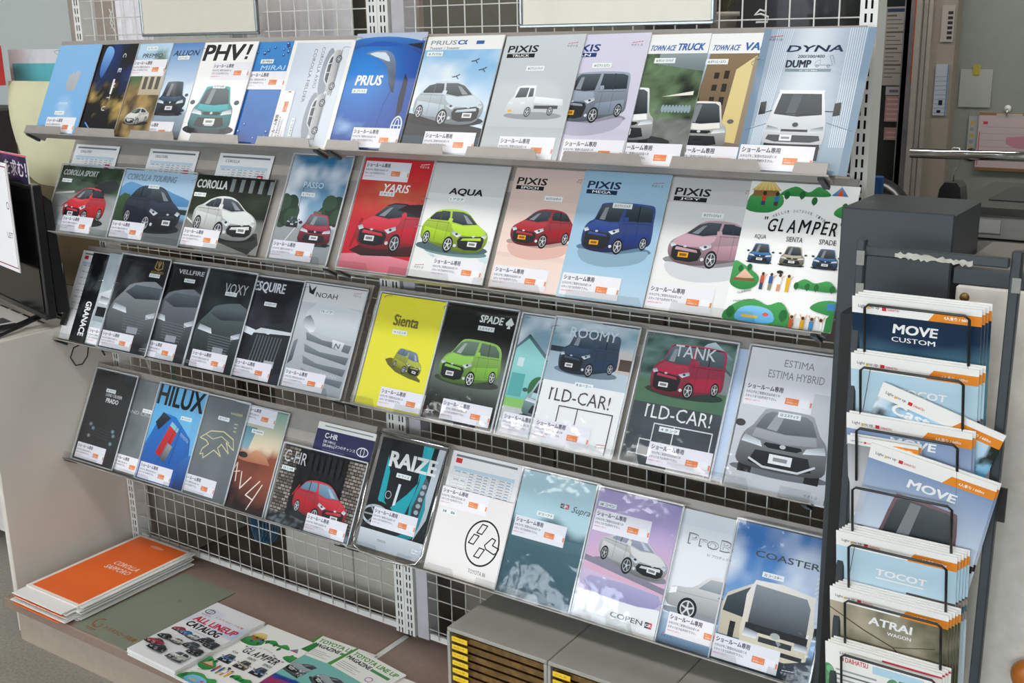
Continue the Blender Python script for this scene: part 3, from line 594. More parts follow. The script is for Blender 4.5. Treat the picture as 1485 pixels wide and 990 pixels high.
def a_noah(p):
    p.fill('b2b7ba', 'd6d7d6'); p.grad(0, 0, 1, 1.12, '9ba2a7', 'd4d8da'); p.grad(0, 1.12, 1, p.A, 'e8e8e6', 'dcdcda'); p.poly([(.04, 1.38), (.16, 1.22), (.18, 1.34), (.08, 1.24)], '202428'); p.text('NOAH', .20, 1.20, .36, .065, '3c4044', .02)
    p.poly([(.12, .85), (.25, 1.12), (1, 1.08), (1, .72), (.3, .76)], 'c6ccd0', 'e6eaec', n=2); p.poly([(.10, .86), (.2, .96), (.34, .80), (.26, .74)], 'f4f6f8', '6c767e', n=2)
    for k in range(4): p.poly([(.20 + k * .02, .74 - k * .15), (.24 + k * .02, .64 - k * .15), (.96, .56 - k * .145), (.98, .66 - k * .15), (.5, .67 - k * .15)], '5c646a', '8c949a')
    p.poly([(.66, .70), (.68, .60), (.84, .57), (.86, .68)], 'b8bec4', 'f0f2f4'); p.text('N', .71, .60, .08, .06, '5c646a', .05, .2); p.text('NOAH', .60, .24, .26, .04, 'c8ccd0', .02, .15, rot=-3); p.poly([(.02, .30), (.04, .60), (.10, .64), (.09, .36)], '3c4248', '8c949a'); sapo(p, .80, 1.27)
def a_sienta(p):
    p.grid(0, 0, 1, p.A, lambda U, V: mixc('eee648', 'f2ea3c', V)); p.poly([(.30, .58), (.50, .45), (.90, .38), (.80, .46), (.5, .60)], '6c6a30', n=2); car34(p, .86, .40, .46, 'b2b83c', fl=-1, kind='mini', shadow=None, rot=-8, roof='6e7a90', glass='5a6c8c'); p.text('Sienta', .29, 1.0, .38, .13, '7c7430', .06, res=4); sapo(p, .05, .05, 'd8d468')
def a_spade(p):
    p.grid(0, 0, 1, p.A, lambda U, V: mixc('0c0e0c', '6c7870', np.exp(-((V - .42) / .17) ** 2) * (.9 + .3 * U)))
    car34(p, .08, .42, .86, '8ec84c', kind='mini', shadow='3c463c', rim='e0e4e4', glass='4c6450'); p.text('SPADE', .50, 1.19, .32, .085, 'e6ece6', .06, .1); p.poly([(.92, 1.29), (.98, 1.22), (.95, 1.19), (.93, 1.20), (.94, 1.16), (.89, 1.16), (.91, 1.20), (.88, 1.19), (.86, 1.22)], 'e6ece6'); sapo(p, .04, .05, 'e0e4e0')
def a_porte(p):
    p.grid(0, 0, 1, p.A, lambda U, V: mixc(mixc('c8cccb', 'b0b6b4', U), sky(41, '88a8b8', 'd4dee2', 3)(U, V), (V - .4) * 20)); p.poly([(0, .40), (.0, 1.0), (.14, 1.12), (.50, .86), (.48, .40)], '7cc4c0', 'a4dcd8'); p.line([(0, 1.0), (.14, 1.13), (.52, .84)], .04, '5a7c80'); p.rect(.02, .44, .20, .70, '5caca8'); p.rect(.06, .78, .14, .88, 'd8e4e4'); p.rect(0, .32, .6, .42, '8cc46c'); p.ell(.40, .56, .13, .14, '3c7048'); carfront(p, .26, .22, .6, 'a8d0d4', .75); p.text('Porte', .46, .98, .4, .11, '20282a', .07)
def room_plan(p, c, x=.18, y=.28): p.line([(x, y + .0), (x, y + .16), (x + .13, y + .16), (x + .13, y + .34), (x + .78, y + .34), (x + .78, y - .10), (x + .66, y - .10)], .012, c); p.line([(x + .36, y + .34), (x + .36, y - .02)], .012, c); p.line([(x, y), (x + .13, y), (x + .13, y + .16)], .01, c)
def a_roomy(p):
    p.grid(0, .68, 1, p.A, lambda U, V: mixc(mixc('a8bcc8', 'bccdd6', U), sky(43, '5f98a8', 'c8dade', 2.5)(U, V), (V - .45) * 14), 20, 20); p.rect(0, 0, 1, .68, 'f2f2f0'); p.poly([(.62, .88), (.62, 1.02), (.9, 1.12), (1, 1.08), (1, .86)], 'c8b8b0', 'e6e0da'); p.rect(.66, .92, .78, 1.0, '6c7c84'); p.rect(.86, .9, 1., 1.02, '5c4c44'); p.rect(0, 1.0, .3, 1.06, '2c3c48')
    car34(p, .12, .76, .72, '2c4664', kind='box', shadow='6c808c', glass='38485a'); p.text('ROOMY', .20, 1.18, .58, .11, 'dce8ec', .01); p.text('1LD-CAR!', .12, .47, .74, .14, '54504c', -.004); room_plan(p, '54504c', .14, .085); p.line([(.128, .575), (.155, .60)], .012, '54504c'); sapo(p, .80, .06)
def a_tank(p):
    p.grid(0, .62, 1, p.A, lambda U, V: mixc(mixc('5a7a5c', '48705a', fbm(U * 12, V * 12, 3)), foliage(45, '24443c', '8aaea4', 6)(U, V), (V - .35) * 12), 22, 22); p.grid(0, 0, 1, .64, lambda U, V: mixc('3a4246', '525b60', fbm(U * 3, V * 3, 2)), 8, 8)
    p.poly([(.55, 1.2), (.68, 1.33), (.76, 1.36), (1, 1.2)], '7c98a4', 'dce8ec'); p.poly([(.60, .86), (.64, 1.06), (.82, 1.16), (1, 1.04), (1, .84)], '80888a', 'a8b2b4'); p.line([(.62, 1.06), (.82, 1.17), (1, 1.05)], .03, '5c6c70')
    car34(p, .12, .72, .82, 'c42c4c', kind='box', roof='3c3440', shadow='283c34', glass='4c6068'); p.text('TANK', .34, 1.16, .46, .12, 'e8eeee', .01); p.text('1LD-CAR!', .16, .49, .74, .14, 'eef0f0', -.004); room_plan(p, 'dfe3e4', .16, .10); p.line([(.168, .595), (.195, .62)], .012, 'eef0f0'); sapo(p, .05, .06, 'e0e4e4')
def a_estima(p):
    p.fill('c6cbcf', 'dadde0'); p.rect(0, 1.0, 1, p.A, 'eeeef0'); p.text('ESTIMA', .36, 1.21, .30, .07, '8c9094', -.005); p.text('ESTIMA HYBRID', .22, 1.09, .56, .075, '8c9094', -.005); carfront(p, .07, .16, .88, '9c9fa4', .72, plate='eef0f2', glass='5c6468', shadow='6c7076'); p.line([(.2, .30), (.35, .24), (.7, .24), (.85, .32)], .02, 'd8dce0'); p.text('サポトヨ', .80, .04, .13, .028, '5a5a60', .01)
def a_prado(p):
    p.grid(0, 0, 1, p.A, lambda U, V: mixc('121416', '2c3034', fbm(U * 3, V * 3, 3))); p.text('LAND CRUISER', .38, 1.0, .40, .045, 'dcdee0', .03); p.text('PRADO', .42, .91, .30, .065, 'e8eaec', .05); p.rect(.70, 1.26, .92, 1.36, '16323c')
    for (x, y) in ((.22, .55), (.30, .50), (.24, .38), (.78, .52), (.82, .46), (.80, .34)): p.ell(x, y, .05, .035, '8fb4c4', c2='22282c')
    for k in range(4): p.line([(.38, .52 - k * .04), (.72, .50 - k * .04)], .01, '3a4044')
def a_lc(p): p.grid(0, 0, 1, p.A, lambda U, V: mixc('50565a', '848a8d', fbm(U * 3, V * 3, 6) * 1.2)); p.text('LAND CRUISER', .15, .86, .8, .05, 'b4b8bb', .02)
def a_hilux(p):
    p.grid(0, 0, 1, p.A, lambda U, V: mixc('5fb4e4', '8ccdf0', U * .6)); p.poly([(0, .50), (.2, .98), (.5, .95), (.9, .70), (1, .30), (.9, 0), (0, 0)], '1a4f9c', '2f7ccc'); p.poly([(.1, .82), (.22, .98), (.40, .92), (.20, .72)], '12181e', '2c3844'); p.poly([(.26, .40), (.44, .88), (.62, .80), (.46, .34)], 'b01c20', 'dc3c3c'); p.poly([(.44, .88), (.62, .80), (.60, .74), (.42, .82)], '8fd0d8'); p.poly([(.38, .36), (.46, .58), (.58, .54), (.50, .30)], '3a3a3c', 'b0aca8')
    p.line([(.36, .28), (.58, .84)], .008, '0c2c60'); p.line([(.66, .86), (.6, .3)], .008, '0c2c60'); p.text('HILUX', .02, 1.08, .96, .29, '12161a', .05, res=4); p.text('TOYOTA', .66, .72, .22, .045, 'b8cce4', .03, rot=-22); p.poly([(.78, 0), (.82, .4), (1, .5), (1, 0)], '14306c', '3c78c0')
def a_harrier(p):
    p.grid(0, 0, 1, p.A, lambda U, V: mixc('5c6466', '7b8284', fbm(U * 3, V * 3, 8) * 1.2)); g = 'e0d8a4'
    p.line([(.20, .78), (.38, .90), (.64, .93), (.86, .86), (.92, .72), (.74, .80), (.84, .66), (.66, .76), (.60, .70), (.70, .60), (.54, .66), (.44, .58), (.36, .52), (.34, .58), (.28, .56), (.30, .64), (.40, .72), (.34, .76), (.20, .78)], .014, g); p.line([(.30, .84), (.46, .80), (.62, .86), (.80, .80)], .01, g); p.text('HARRIER', .68, 1.18, .24, .032, g, .03)
    for k in range(3): p.rect(.80 + .01 * k, 1.06 - k * .05, .87, 1.07 - k * .05, g)
def a_rav4(p):
    p.grid(0, 0, 1, p.A, lambda U, V: mixc(mixc('2c1618', '96503c', (V - .05) * 2.2 + (fbm(U * 4, V * 6, 3) - .5) * 1.2), mixc('f0d8b8', '7fae9c', (V - .6) * 2.4), (V - .52 + (fbm(U * 5, V * 2, 9) - .5) * .2) * 12))
    p.poly([(.02, .66), (.3, .78), (.46, .74), (.6, .82), (.9, .66)], 'b06c50', 'd8a078', n=2); p.ell(.36, .72, .09, .04, '2c2c30'); w = 'f4e4d4'
    p.line([(.18, .34), (.30, .60), (.34, .36)], .018, w); p.line([(.22, .46), (.38, .50)], .014, w); p.line([(.42, .50), (.46, .28), (.62, .46)], .018, w); p.line([(.80, .44), (.60, .22), (.76, .18)], .018, w); p.line([(.86, .40), (.68, .04)], .018, w)
    p.poly([(.14, 1.1), (.2, .8), (.42, .8), (.5, 1.1)], '8fb0bc', '5c8c98')
def a_chr(p):
    p.fill('0a0b0c', '101214'); rnd = random.Random(5)
    for s0, s1 in ((0, .20), (.80, 1.0)):
        for r in range(22):
            for k in range(4):
                u = s0 + (k + (r % 2) * .5) * .055 - .02
                if u < s0 - .02 or u + .045 > s1 + .03: continue
                t = rnd.uniform(.5, 1.1); p.rect(max(u, s0), .06 + r * .029, min(u + .047, s1), .06 + r * .029 + .021, shade('a89c90', min(t, 1)))
    p.grid(0, 0, 1, .10, lambda U, V: mixc('181a1c', '8c949c', (fbm(U * 20, V * 4, 4) - .5) * 3), 30, 4)
    for k in range(6): p.rect(.34 + k * .07, .52, .38 + k * .07, .68, '1c2020')
    car34(p, .92, .07, .66, 'c8202c', fl=-1, kind='hatch', shadow='1c1e20', rim='c8ccd0', glass='5c88a0'); p.text('C-HR', .03, .55, .28, .11, 'd4d6d8', -.01); p.line([(.24, .28), (.30, .38)], .01, 'c8202c')
def a_purple(p): p.fill('403f6c', '37365e'); p.rect(0, p.A - .09, 1, p.A, 'ecebe8'); p.rect(.12, p.A - .05, .95, p.A - .035, '8c8e92'); p.text('C-HR', .16, 1.17, .22, .065, 'f0f0f4', .05); p.text('【買う時も】', .16, 1.11, .20, .035, 'f0f0f4', .02); p.text('【乗る時も】', .16, 1.06, .20, .035, 'f0f0f4', .02); p.text('2つのチャンス', .38, 1.07, .34, .04, 'f0f0f4', .02); p.ring(.84, 1.10, .10, .06, .014, 'e4e4ea'); p.ring(.84, 1.10, .035, .055, .01, 'e4e4ea'); [p.line([(.17, 1.02 - k * .03), (.55, 1.02 - k * .03)], .008, '8886a8') for k in range(3)]
def a_raize(p):
    p.fill('6f8088', '97a8ac'); p.grid(0, .22, 1, 1.36, lambda U, V: mixc('0c0e10', '22282c', fbm(U * 4, V * 5, 3)), 8, 10); t = '18a0ac'
    p.poly([(.82, .22), (.95, .5), (1, 1.36), (.90, 1.36)], 'aab6be', 'cdd6dc'); p.poly([(.72, 1.36), (.82, 1.36), (.80, 1.0), (.90, .62), (.80, .24), (.55, .22), (.68, .30), (.66, .62), (.72, .9)], '0e7c88', '2fc0cc', n=2)
    p.poly([(.58, 1.36), (.66, 1.36), (.70, .9), (.58, .74), (.36, .52), (.26, .60), (.24, .95), (.16, 1.16), (.16, .60), (.28, .44), (.60, .46), (.68, .72), (.74, 1.2), (.72, 1.36)], t, '28b0bc')
    p.poly([(.72, .40), (.70, .60), (.80, 1.0), (.86, .94), (.84, .60), (.80, .40)], '14181c', '5c666e')
    for k in range(6): p.ell(.77 + k * .008, .48 + k * .08, .035, .028, 'a4b0b8')
    p.ell(.18, .40, .30, .18, '121416'); p.ring(.18, .40, .22, .13, .03, 'b8c0c4')
    for k in range(6): a = k * 1.05; p.line([(.18, .40), (.18 + .2 * math.cos(a), .40 + .12 * math.sin(a))], .02, '9aa2a8')
    p.ell(.30, .68, .06, .07, '14181c'); p.ring(.30, .68, .05, .05, .01, 'c0c8cc'); p.poly([(.40, .56), (.44, .58), (.46, .84), (.42, .84)], 'dce4e8'); p.text('RAIZE', .20, 1.03, .72, .18, 'f2f2ee', .09, res=4); p.grad(0, 0, 1, .22, 'b4bcc4', 'd6dade'); p.text('TOYOTA', .3, .1, .14, .03, '4c5258', .02)
def a_86(p):
    p.fill('efecea', 'e8e5e4'); k = '17181a'; p.ring(.70, .45, .23, .26, .02, k, 40)
    def oval(x, y): p.line([(x - .06, y - .05), (x - .01, y + .055), (x + .06, y + .05), (x + .01, y - .055)], .014, k, True)
    oval(.66, .60); oval(.58, .47); oval(.69, .34); p.line([(.738, .438), (.815, .534), (.865, .522), (.84, .458), (.93, .438), (.917, .395), (.879, .366), (.764, .400)], .014, k, True); p.text('TOYOTA 86', .60, .10, .24, .045, '6a686a', .01)
def a_table(title='', red='d83838', tall=1.36, top=True):
    def f(p):
        p.fill('f3f3f4'); p.rect(.06, tall - .06, .94, tall - .035, '7a7c84'); p.rect(.07, tall - .13, .16, tall - .075, red if not title else 'f3f3f4')
        if title: p.text(title, .14, tall - .125, .26, .04, '6a6c70', .03)
        p.rect(.06, tall - .21, .94, tall - .17, 'c4dcec')
        for r in range(22):
            y = tall - .235 - r * .032
            if y < .05: break
            p.line([(.06, y), (.94, y)], .003, 'b8bcc4')
            for c in range(8):
                if c in (0, 1) and r % 3: continue
                p.rect(.09 + c * .107, y + .008, .15 + c * .107 + (.02 if c % 3 == 0 else 0), y + .018, 'a0a4ac' if (c + r) % 4 else '7fa8cc')
        for c in range(9): p.line([(.06 + c * .11, tall - .21), (.06 + c * .11, .05)], .003, 'c4c8cc')
        if title: p.rect(.80, tall - .62, .90, tall - .28, 'c83c54'); [p.rect(.82, tall - .60 + k * .04, .88, tall - .585 + k * .04, 'ffffff') for k in range(8)]
    return f
def a_supra(p):
    p.grid(0, 0, 1, p.A, lambda U, V: mixc('3c5f6a', 'b8d8e0', (V - .58 + .05 * np.sin(U * 9) + (.5 - U) * .0) * 14 + .0)); p.grad(0, 0, 1, .72, '2f525e', '4a6c74'); p.poly([(0, .78), (.15, .84), (.4, .76), (.7, .70), (1, .72), (1, .6), (0, .6)], '4a6c74', '5a7c84', n=2)
    p.rect(.58, 1.04, .63, 1.09, '2c2e32'); p.rect(.64, 1.04, .69, 1.09, 'c83c4c'); p.text('GR', .59, 1.05, .09, .03, 'f0f0f0', .05); p.text('Supra', .72, 1.0, .24, .09, '3c5058', 0, .4)
def a_copen(p):
    p.grid(0, 0, 1, p.A, lambda U, V: mixc(mixc('e6b8c8', 'c4b0d8', (V - .3) * 2), '9a94c4', (V - .7) * 2.2 + (fbm(U * 3, V * 2, 3) - .5))); p.rect(0, 0, 1, .30, 'f2f2f0'); p.poly([(0, .30), (0, .52), (1, .44), (1, .30)], 'c4b4d4', 'd8c4dc'); p.poly([(.12, .46), (.14, .32), (.5, .28), (.94, .30), (.95, .44)], '9c98c0', 'b4aed0', n=2); p.poly([(0, .60), (0, .66), (1, .52), (1, .46)], '8a8898')
    car34(p, .98, .52, .84, 'dcdcd8', fl=-1, kind='sedan', shadow='8c8a98', glass='8c94a8', rim='b0b4b8', rot=-3); p.text('COPEN', .46, .11, .38, .05, '5a5e64', .02, res=4); p.rect(.87, .10, .91, .16, '3c3e44'); p.rect(.91, .10, .95, .16, 'd84454'); p.text('GR', .875, .115, .07, .03, 'ffffff', .05)
def a_probox(p):
    p.fill('b4c4d4', 'dde4ec'); p.grad(0, .3, 1, 1.2, 'e6e9f0', 'e0e6ec'); p.grad(0, 0, 1, .30, '9cb4cc', 'b4c6d8'); p.text('ProBox', .12, 1.02, .76, .11, '6a7078', .08); p.text('ProBox', .128, 1.028, .744, .094, 'd8dde4', .02); p.text('51 プロボックス', .36, .94, .28, .028, '5c6066', .01)
    p.ell(.35, .33, .35, .04, '7c94ac'); carside(p, .02, .27, 1.3, 'd6d8da', glass='8c969c'); p.poly([(0, .24), (.3, .22), (.6, .08), (1, .04), (1, 0), (0, 0)], '6c8cac', '9cb4cc'); sapo(p, .04, .06)
def a_coaster(p):
    p.grid(0, 0, 1, p.A, lambda U, V: mixc(sky(51, '3478bc', 'a8ccea', 2.5)(U, V), '28323c', (.22 - V) * 20)); p.text('COASTER', .24, 1.06, .66, .06, '4a5058', .04, res=3)
    for k in range(14): p.line([(.90, .40 + k * .045), (1.0, .43 + k * .05)], .014, 'dce2e8')
    p.poly([(.02, .26), (.0, .55), (.04, .66), (.28, .80), (.30, .26)], 'c4b89c', 'e0dccc'); p.poly([(.02, .48), (.04, .62), (.26, .76), (.26, .46)], '28323a', '4c5860'); p.poly([(.26, .22), (.24, .50), (.30, .84), (.86, .82), (.92, .74), (.94, .22), (.5, .16)], 'd8ccb0', 'f0ece4', n=2)
    p.poly([(.30, .42), (.31, .80), (.84, .78), (.89, .70), (.90, .40), (.6, .38)], '2c3238', '8c959c'); p.rect(.28, .36, .92, .43, '181c20'); p.ell(.60, .37, .05, .03, 'b8bcc0'); p.poly([(.27, .30), (.28, .38), (.42, .36), (.42, .30)], 'f0f4f8', '6c7680'); p.poly([(.80, .30), (.80, .36), (.93, .36), (.93, .30)], 'f0f4f8', '6c7680'); p.rect(.44, .28, .78, .33, '2c3034'); p.rect(.30, .20, .9, .24, '20242a'); p.poly([(.96, .44), (.96, .54), (1, .55), (1, .44)], '16181c'); p.rect(.12, .24, .18, .4, '181a1c')
    sapo(p, .72, .05, 'e0e4e8')
# slim stand catalogues: white banner, orange corner
def stand(bgfn, name, nu, nv, nw, nh, second=None, extra=None, bold=.07, tone='e88c28'):
    def f(p):
        A = p.A; bgfn(p); p.rect(0, A - .135, 1, A, 'f4f3f0'); p.poly([(.60, A - .135), (.66, A - .055), (1, A - .055), (1, A - .135)], tone); p.text('4人乗り / 660cc', .72, A - .112, .20, .03, 'ffffff', .03)
        p.text('Light you up', .05, A - .095, .17, .032, '3a3c40', .02); p.ell(.135, A - .083, .012, .010, 'e8b83c'); p.rect(.24, A - .098, .275, A - .068, 'd0283c'); p.text('DAIHATSU', .285, A - .095, .09, .02, 'd0283c', .03)
        if name: p.text(name, nu, nv, nw, nh, 'f6f6f6', bold, .12, res=3)
        if second: p.text(second[0], second[1], second[2], second[3], second[4], 'f6f6f6', .04, res=2)
        if extra: extra(p)
    return f
b_navy = lambda p: p.grid(0, 0, 1, p.A, lambda U, V: mixc('6ea4b8', '0e2c48', (V - .62) * 4 + .3 + (.5 - np.abs(U - .5)) * .5))
b_sky = lambda p: p.grid(0, 0, 1, p.A, lambda U, V: mixc('d4e4ee', 'a8cfe2', V * .8 + (fbm(U * 2, V * 2, 3) - .5) * .4))
b_blue = lambda p: p.grid(0, 0, 1, p.A, lambda U, V: mixc('dce6f2', '3c6ca6', (V - .35) * 1.3))
b_cast = lambda p: p.grid(0, 0, 1, p.A, lambda U, V: mixc('dcdce0', '6c7074', (V - .6) * 2))
b_atrai = lambda p: p.grid(0, 0, 1, p.A, lambda U, V: mixc('b8ae98', '4a4c34', (fbm(U * 7, V * 8, 4, 4) - .30) * 1.6 + (U - .4) * .9))
b_leaf = lambda p: p.grid(0, 0, 1, p.A, lambda U, V: mixc(sky(3, '5ab4e0', 'b4e0f0')(U, V), '1c2a20', (fbm(U * 6, V * 7, 5, 4) - .52) * 9), 34, 40)
def x_tocot(p): p.rect(.34, .985, .74, .998, 'f6f6f6'); p.line([(.16, 1.24), (.10, .86)], .006, '4a5054'); p.rect(.62, .70, 1, .90, '9c9088'); p.rect(.66, .78, 1, .84, '4c7078'); p.text('ORDER HERE', .70, .795, .26, .028, 'e8ecec', .02); p.rect(.60, .90, 1, .92, '5c5450')
def x_move(p): carfront(p, .10, .10, .86, '6c4c54', 1.04, glass='20282c'); p.rect(0, .7, .05, .95, 'c4ccd8')
def x_atrai(p): p.line([(.0, 1.15), (.3, 1.0), (.55, .9), (.8, .62)], .012, '4c4434'); p.line([(.55, .9), (.9, 1.0)], .008, '4c4434')
def a_dhlist(p):
    A = p.A; p.fill('f6f4ee'); p.text('Light you up', .13, A - .10, .22, .035, '3a3c40', .02); p.rect(.13, A - .16, .165, A - .12, 'c8283c'); p.text('DAIHATSU', .18, A - .165, .20, .05, 'c8404c', .04)
    for k in range(5): p.line([(.10, A - .26 - k * .05), (.45, A - .26 - k * .05)], .018, '6c7074' if k % 2 else 'a4a8ac')
    for (x, y) in ((.02, A - .3), (.03, A - .4), (.6, A - .28), (.7, A - .24), (.82, A - .2)): p.ell(x, y, .06, .08, '5c9c6c'); p.ell(x + .02, y + .02, .03, .04, '84bc8c')
    p.rect(.42, A - .20, .85, A - .12, 'b8d8e8'); p.rect(.50, A - .05, 1, A - .03, 'd03c50')
# papers on the platform
def a_bag(p): p.fill('efe6e0'); p.rect(.05, .05, .96, p.A - .03, 'f06a1c'); p.ell(.52, p.A - .14, .12, .03, 'f6a488'); p.text('COROLLA', .40, .92, .44, .085, 'fdeee4', .01, .15); p.text('SAPPORO', .38, .80, .44, .085, 'fdeee4', .01, .15)
def a_greybag(p): p.grid(0, 0, 1, p.A, lambda U, V: mixc('7c8474', '868e7e', fbm(U * 3, V * 3, 3)), 8, 10); b = '8c5a34'; p.text('トヨタカローラ札幌', .36, .15, .58, .075, b, .06, .15); p.ring(.19, .22, .07, .09, .022, b, 20, 60, 300); p.ring(.24, .17, .06, .06, .02, b, 20, 200, 420); p.rect(.14, .07, .32, .085, b); p.rect(.18, .045, .28, .055, b); p.text('lz', .55, 1.1, .07, .05, '5c6454', 0); p.line([(.3, .95), (.8, .95)], .003, '6c7464')
def a_lineup(p):
    p.grid(0, 0, 1, p.A, lambda U, V: mixc('e8e8ec', 'a8c0e0', (fbm(U * 3, V * 3, 3) - .35) * 2 * (V > .6) * (V < .9))); p.ring(.14, 1.28, .09, .06, .018, '5c6064'); p.ring(.14, 1.28, .03, .055, .012, '5c6064'); p.text('TOYOTA', .06, 1.17, .20, .03, 'c83c3c', .03); p.text('トヨタカローラ札幌', .34, 1.20, .56, .04, 'b8643c', .03)
    p.text('ALL LINEUP', .10, 1.0, .84, .12, 'cc1c3c', .08); p.text('CATALOG', .12, .85, .66, .12, '16181c', .08); p.text('TOYOTA COROLLA SAPPORO', .3, .79, .5, .02, '5c8cc8', .01)
    for (x, y, c) in ((.05, .66, 'b02838'), (.22, .64, '2c7cc0'), (.40, .62, 'd0d4d8'), (.62, .64, '26282c'), (.78, .60, '303438'), (.06, .42, '1c1e22'), (.30, .42, 'd4d4cc'), (.56, .44, '4c5258'), (.74, .36, '2c3034'), (.04, .22, 'b02838'), (.20, .14, '20242a'), (.62, .12, 'd8dad8')): car34(p, x, y, .24 if y > .3 else .32, c, kind='mini' if x > .5 else 'sedan')
def a_mag(p): p.grid(0, 0, 1, .88, lambda U, V: mixc('7cc0b8', '1c3c9c', (V < .42) * (.5 + fbm(U * 6, V * 6, 3)))); p.rect(0, .88, 1, p.A, 'f2f3ee'); p.poly([(.0, .88), (0, p.A), (.04, p.A), (.07, .88)], '4c9440'); g = '5a9c44'; p.text('TOYOTA LINE UP', .08, 1.22, .86, .08, g, .07); p.text('MAGAZINE', .08, 1.12, .46, .07, '2c3430', .07); p.rect(.56, 1.12, .92, 1.17, '4c9458'); [p.rect(.1, 1.04 - k * .035, .1 + .3 + .1 * (k % 2), 1.05 - k * .035, 'b0b4b0') for k in range(4)]; p.ring(.72, .98, .06, .05, .012, 'a85cb4'); p.grid(0, .1, 1, .3, lambda U, V: mixc('c83c2c', '1c3c9c', fbm(U * 9, V * 5, 3)), 12, 6); car34(p, .1, .48, .66, '9ca4a8', kind='sedan', rot=-10)
def a_arufa(p): p.fill('ece8e2'); p.text('アルファラン', .2, 1.2, .5, .06, '4c4a4c', .02); p.text('"イベント', .2, 1.08, .5, .09, '3c3a3c', .0, .2)

# ------------------------------------------------------------------ materials of the setting
M_FLOOR = mat('speckled_floor_tile', '8d8a80', .55, var=.22, scale=120, coat=.1)
M_WALL = mat('pale_wall_paint', '9ea29e', .8, var=.03, scale=3)
M_CEIL = mat('grey_ceiling_board', '8e8e88', .9, var=.03)
M_WHITE = mat('white_enamelled_steel', 'dcdcd8', .35, var=.03, coat=.2)
M_GREIGE = mat('greige_shelf_steel', '9b9690', .42, .15, var=.05, coat=.15)
M_BASE = mat('tan_laminate', '8e786c', .5, var=.06, scale=50)
M_BASE2 = mat('light_tan_edge', 'a8998a', .5, var=.05)
M_TABLE = mat('off_white_laminate', 'd6d0c6', .5, var=.04, scale=4)
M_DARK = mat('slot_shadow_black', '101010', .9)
M_BLACK = mat('black_plastic', '0c0c0e', .3, coat=.2)
M_BLK2 = mat('black_enamelled_wire', '141416', .35, coat=.3)
M_STEELD = mat('dark_grey_steel', '363c40', .45, .1, var=.08, scale=12)
M_GREYC = mat('grey_cabinet_steel', 'b8b3aa', .5, var=.04, scale=5)
M_DCAB = mat('dark_taupe_cabinet', '8a8478', .55, var=.05)
M_CHROME = mat('polished_chrome', 'd8d8d8', .12, 1.0)
M_PAGE = mat('white_page_edges', 'e6e5e2', .7, var=.05, scale=600)
M_EDGE = mat('milky_sleeve_edge', 'd4d8da', .25, var=.03, coat=.6)
M_LCASE = mat('letter_case_grey', '9c9b92', .5, var=.03)
M_DRAW = mat('smoky_amber_plastic', '6a4f28', .3, var=.45, scale=60, coat=.4)
M_YEL = mat('yellow_card', 'e6bc28', .6)
M_BOARD = mat('cream_board_face', 'd9d4c6', .35, var=.02, coat=.2)
M_ALU = mat('brushed_aluminium', 'a4a8aa', .3, .9)
M_CLOTH = mat('pale_yellow_cloth', 'd6d3ae', .9, var=.05, scale=8, bump=.6, bscale=14)
M_CARD = mat('brown_cardboard', '78684f', .85, var=.06)
M_RED = mat('red_signboard', 'c8302c', .5)
M_PILLAR = mat('pale_grey_green_pillar', 'b9c1be', .7, var=.03, scale=2)
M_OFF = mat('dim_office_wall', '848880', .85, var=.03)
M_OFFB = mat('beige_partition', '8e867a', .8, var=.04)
M_FRAME = mat('cream_door_frame', '989288', .6)
M_SCREEN = mat('dark_television_glass', '030304', .15, spec=.25)
M_COUNT = mat('mottled_off_white_panel', 'cfccc4', .6, var=.07, scale=40)
M_TILE = mat('patterned_brown_black', '2c2822', .7, var=.5, scale=20)

# ------------------------------------------------------------------ room shell
def struct(name, *a, m=None, b=0.0):
    o = box(name, *a, m or M_WALL, None, b); tag(o, kind='structure'); return o
struct('floor', -6.5, -6.2, -.05, 4.2, 3.2, 0, m=M_FLOOR)
struct('ceiling', -6.5, -6.2, 3.2, 4.2, 3.2, 3.3, m=M_CEIL)
struct('wall_left', -6.6, -6.2, 0, -6.5, 3.2, 3.2)
struct('wall_right', 4.2, -6.2, 0, 4.3, 3.2, 3.2)
wb = struct('wall_back', -6.5, 3.1, 0, 4.2, 3.2, 3.2, m=M_OFF)
struct('wall_front', -6.5, -6.2, 0, 4.2, -6.1, .5)
struct('trim_1', -6.5, -6.2, 3.0, 4.2, -6.1, 3.2)
for i in range(6):
    x = -6.4 + i * 2.1
    w = tag(box('window_%d' % (i + 1), x - .09, -6.18, .5, x + .03, -6.08, 3.0, M_ALU), kind='structure')
    if i < 5:
        MB().quad((x + .03, -6.14, .5), (x + 2.01, -6.14, .5), (x + 2.01, -6.14, 3.0), (x + .03, -6.14, 3.0)).build('glass_pane', GLASS, w)
        MB().box(x + .03, -6.16, 1.02, x + 2.01, -6.12, 1.07).build('transom', M_ALU, w)
tag(box('ground_outside', -40, -60, -.25, 40, -6.2, -.2, mat('grey_asphalt', '6c6c6a', .9)), kind='structure')
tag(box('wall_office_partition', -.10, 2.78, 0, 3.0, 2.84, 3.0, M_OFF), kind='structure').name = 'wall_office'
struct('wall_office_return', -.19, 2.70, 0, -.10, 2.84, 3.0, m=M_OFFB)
df = tag(box('door_1', -.245, 2.66, 0, -.225, 2.80, 2.4, M_FRAME), kind='structure')
for x in (-.222, -.203): box('door_frame', x, 2.68, 0, x + .016, 2.80, 2.4, M_FRAME, df)
struct('wall_side_strip', -.33, 2.80, 0, -.24, 2.86, 2.6, m=mat('dusty_marble_sheet', '7c7a7c', .7, var=.2, scale=18))
wd = tag(box('window_7', -1.2, 2.86, .4, -.33, 2.88, 2.6, mat('dark_office_glass', '2c302e', .2, coat=.3)), kind='structure')
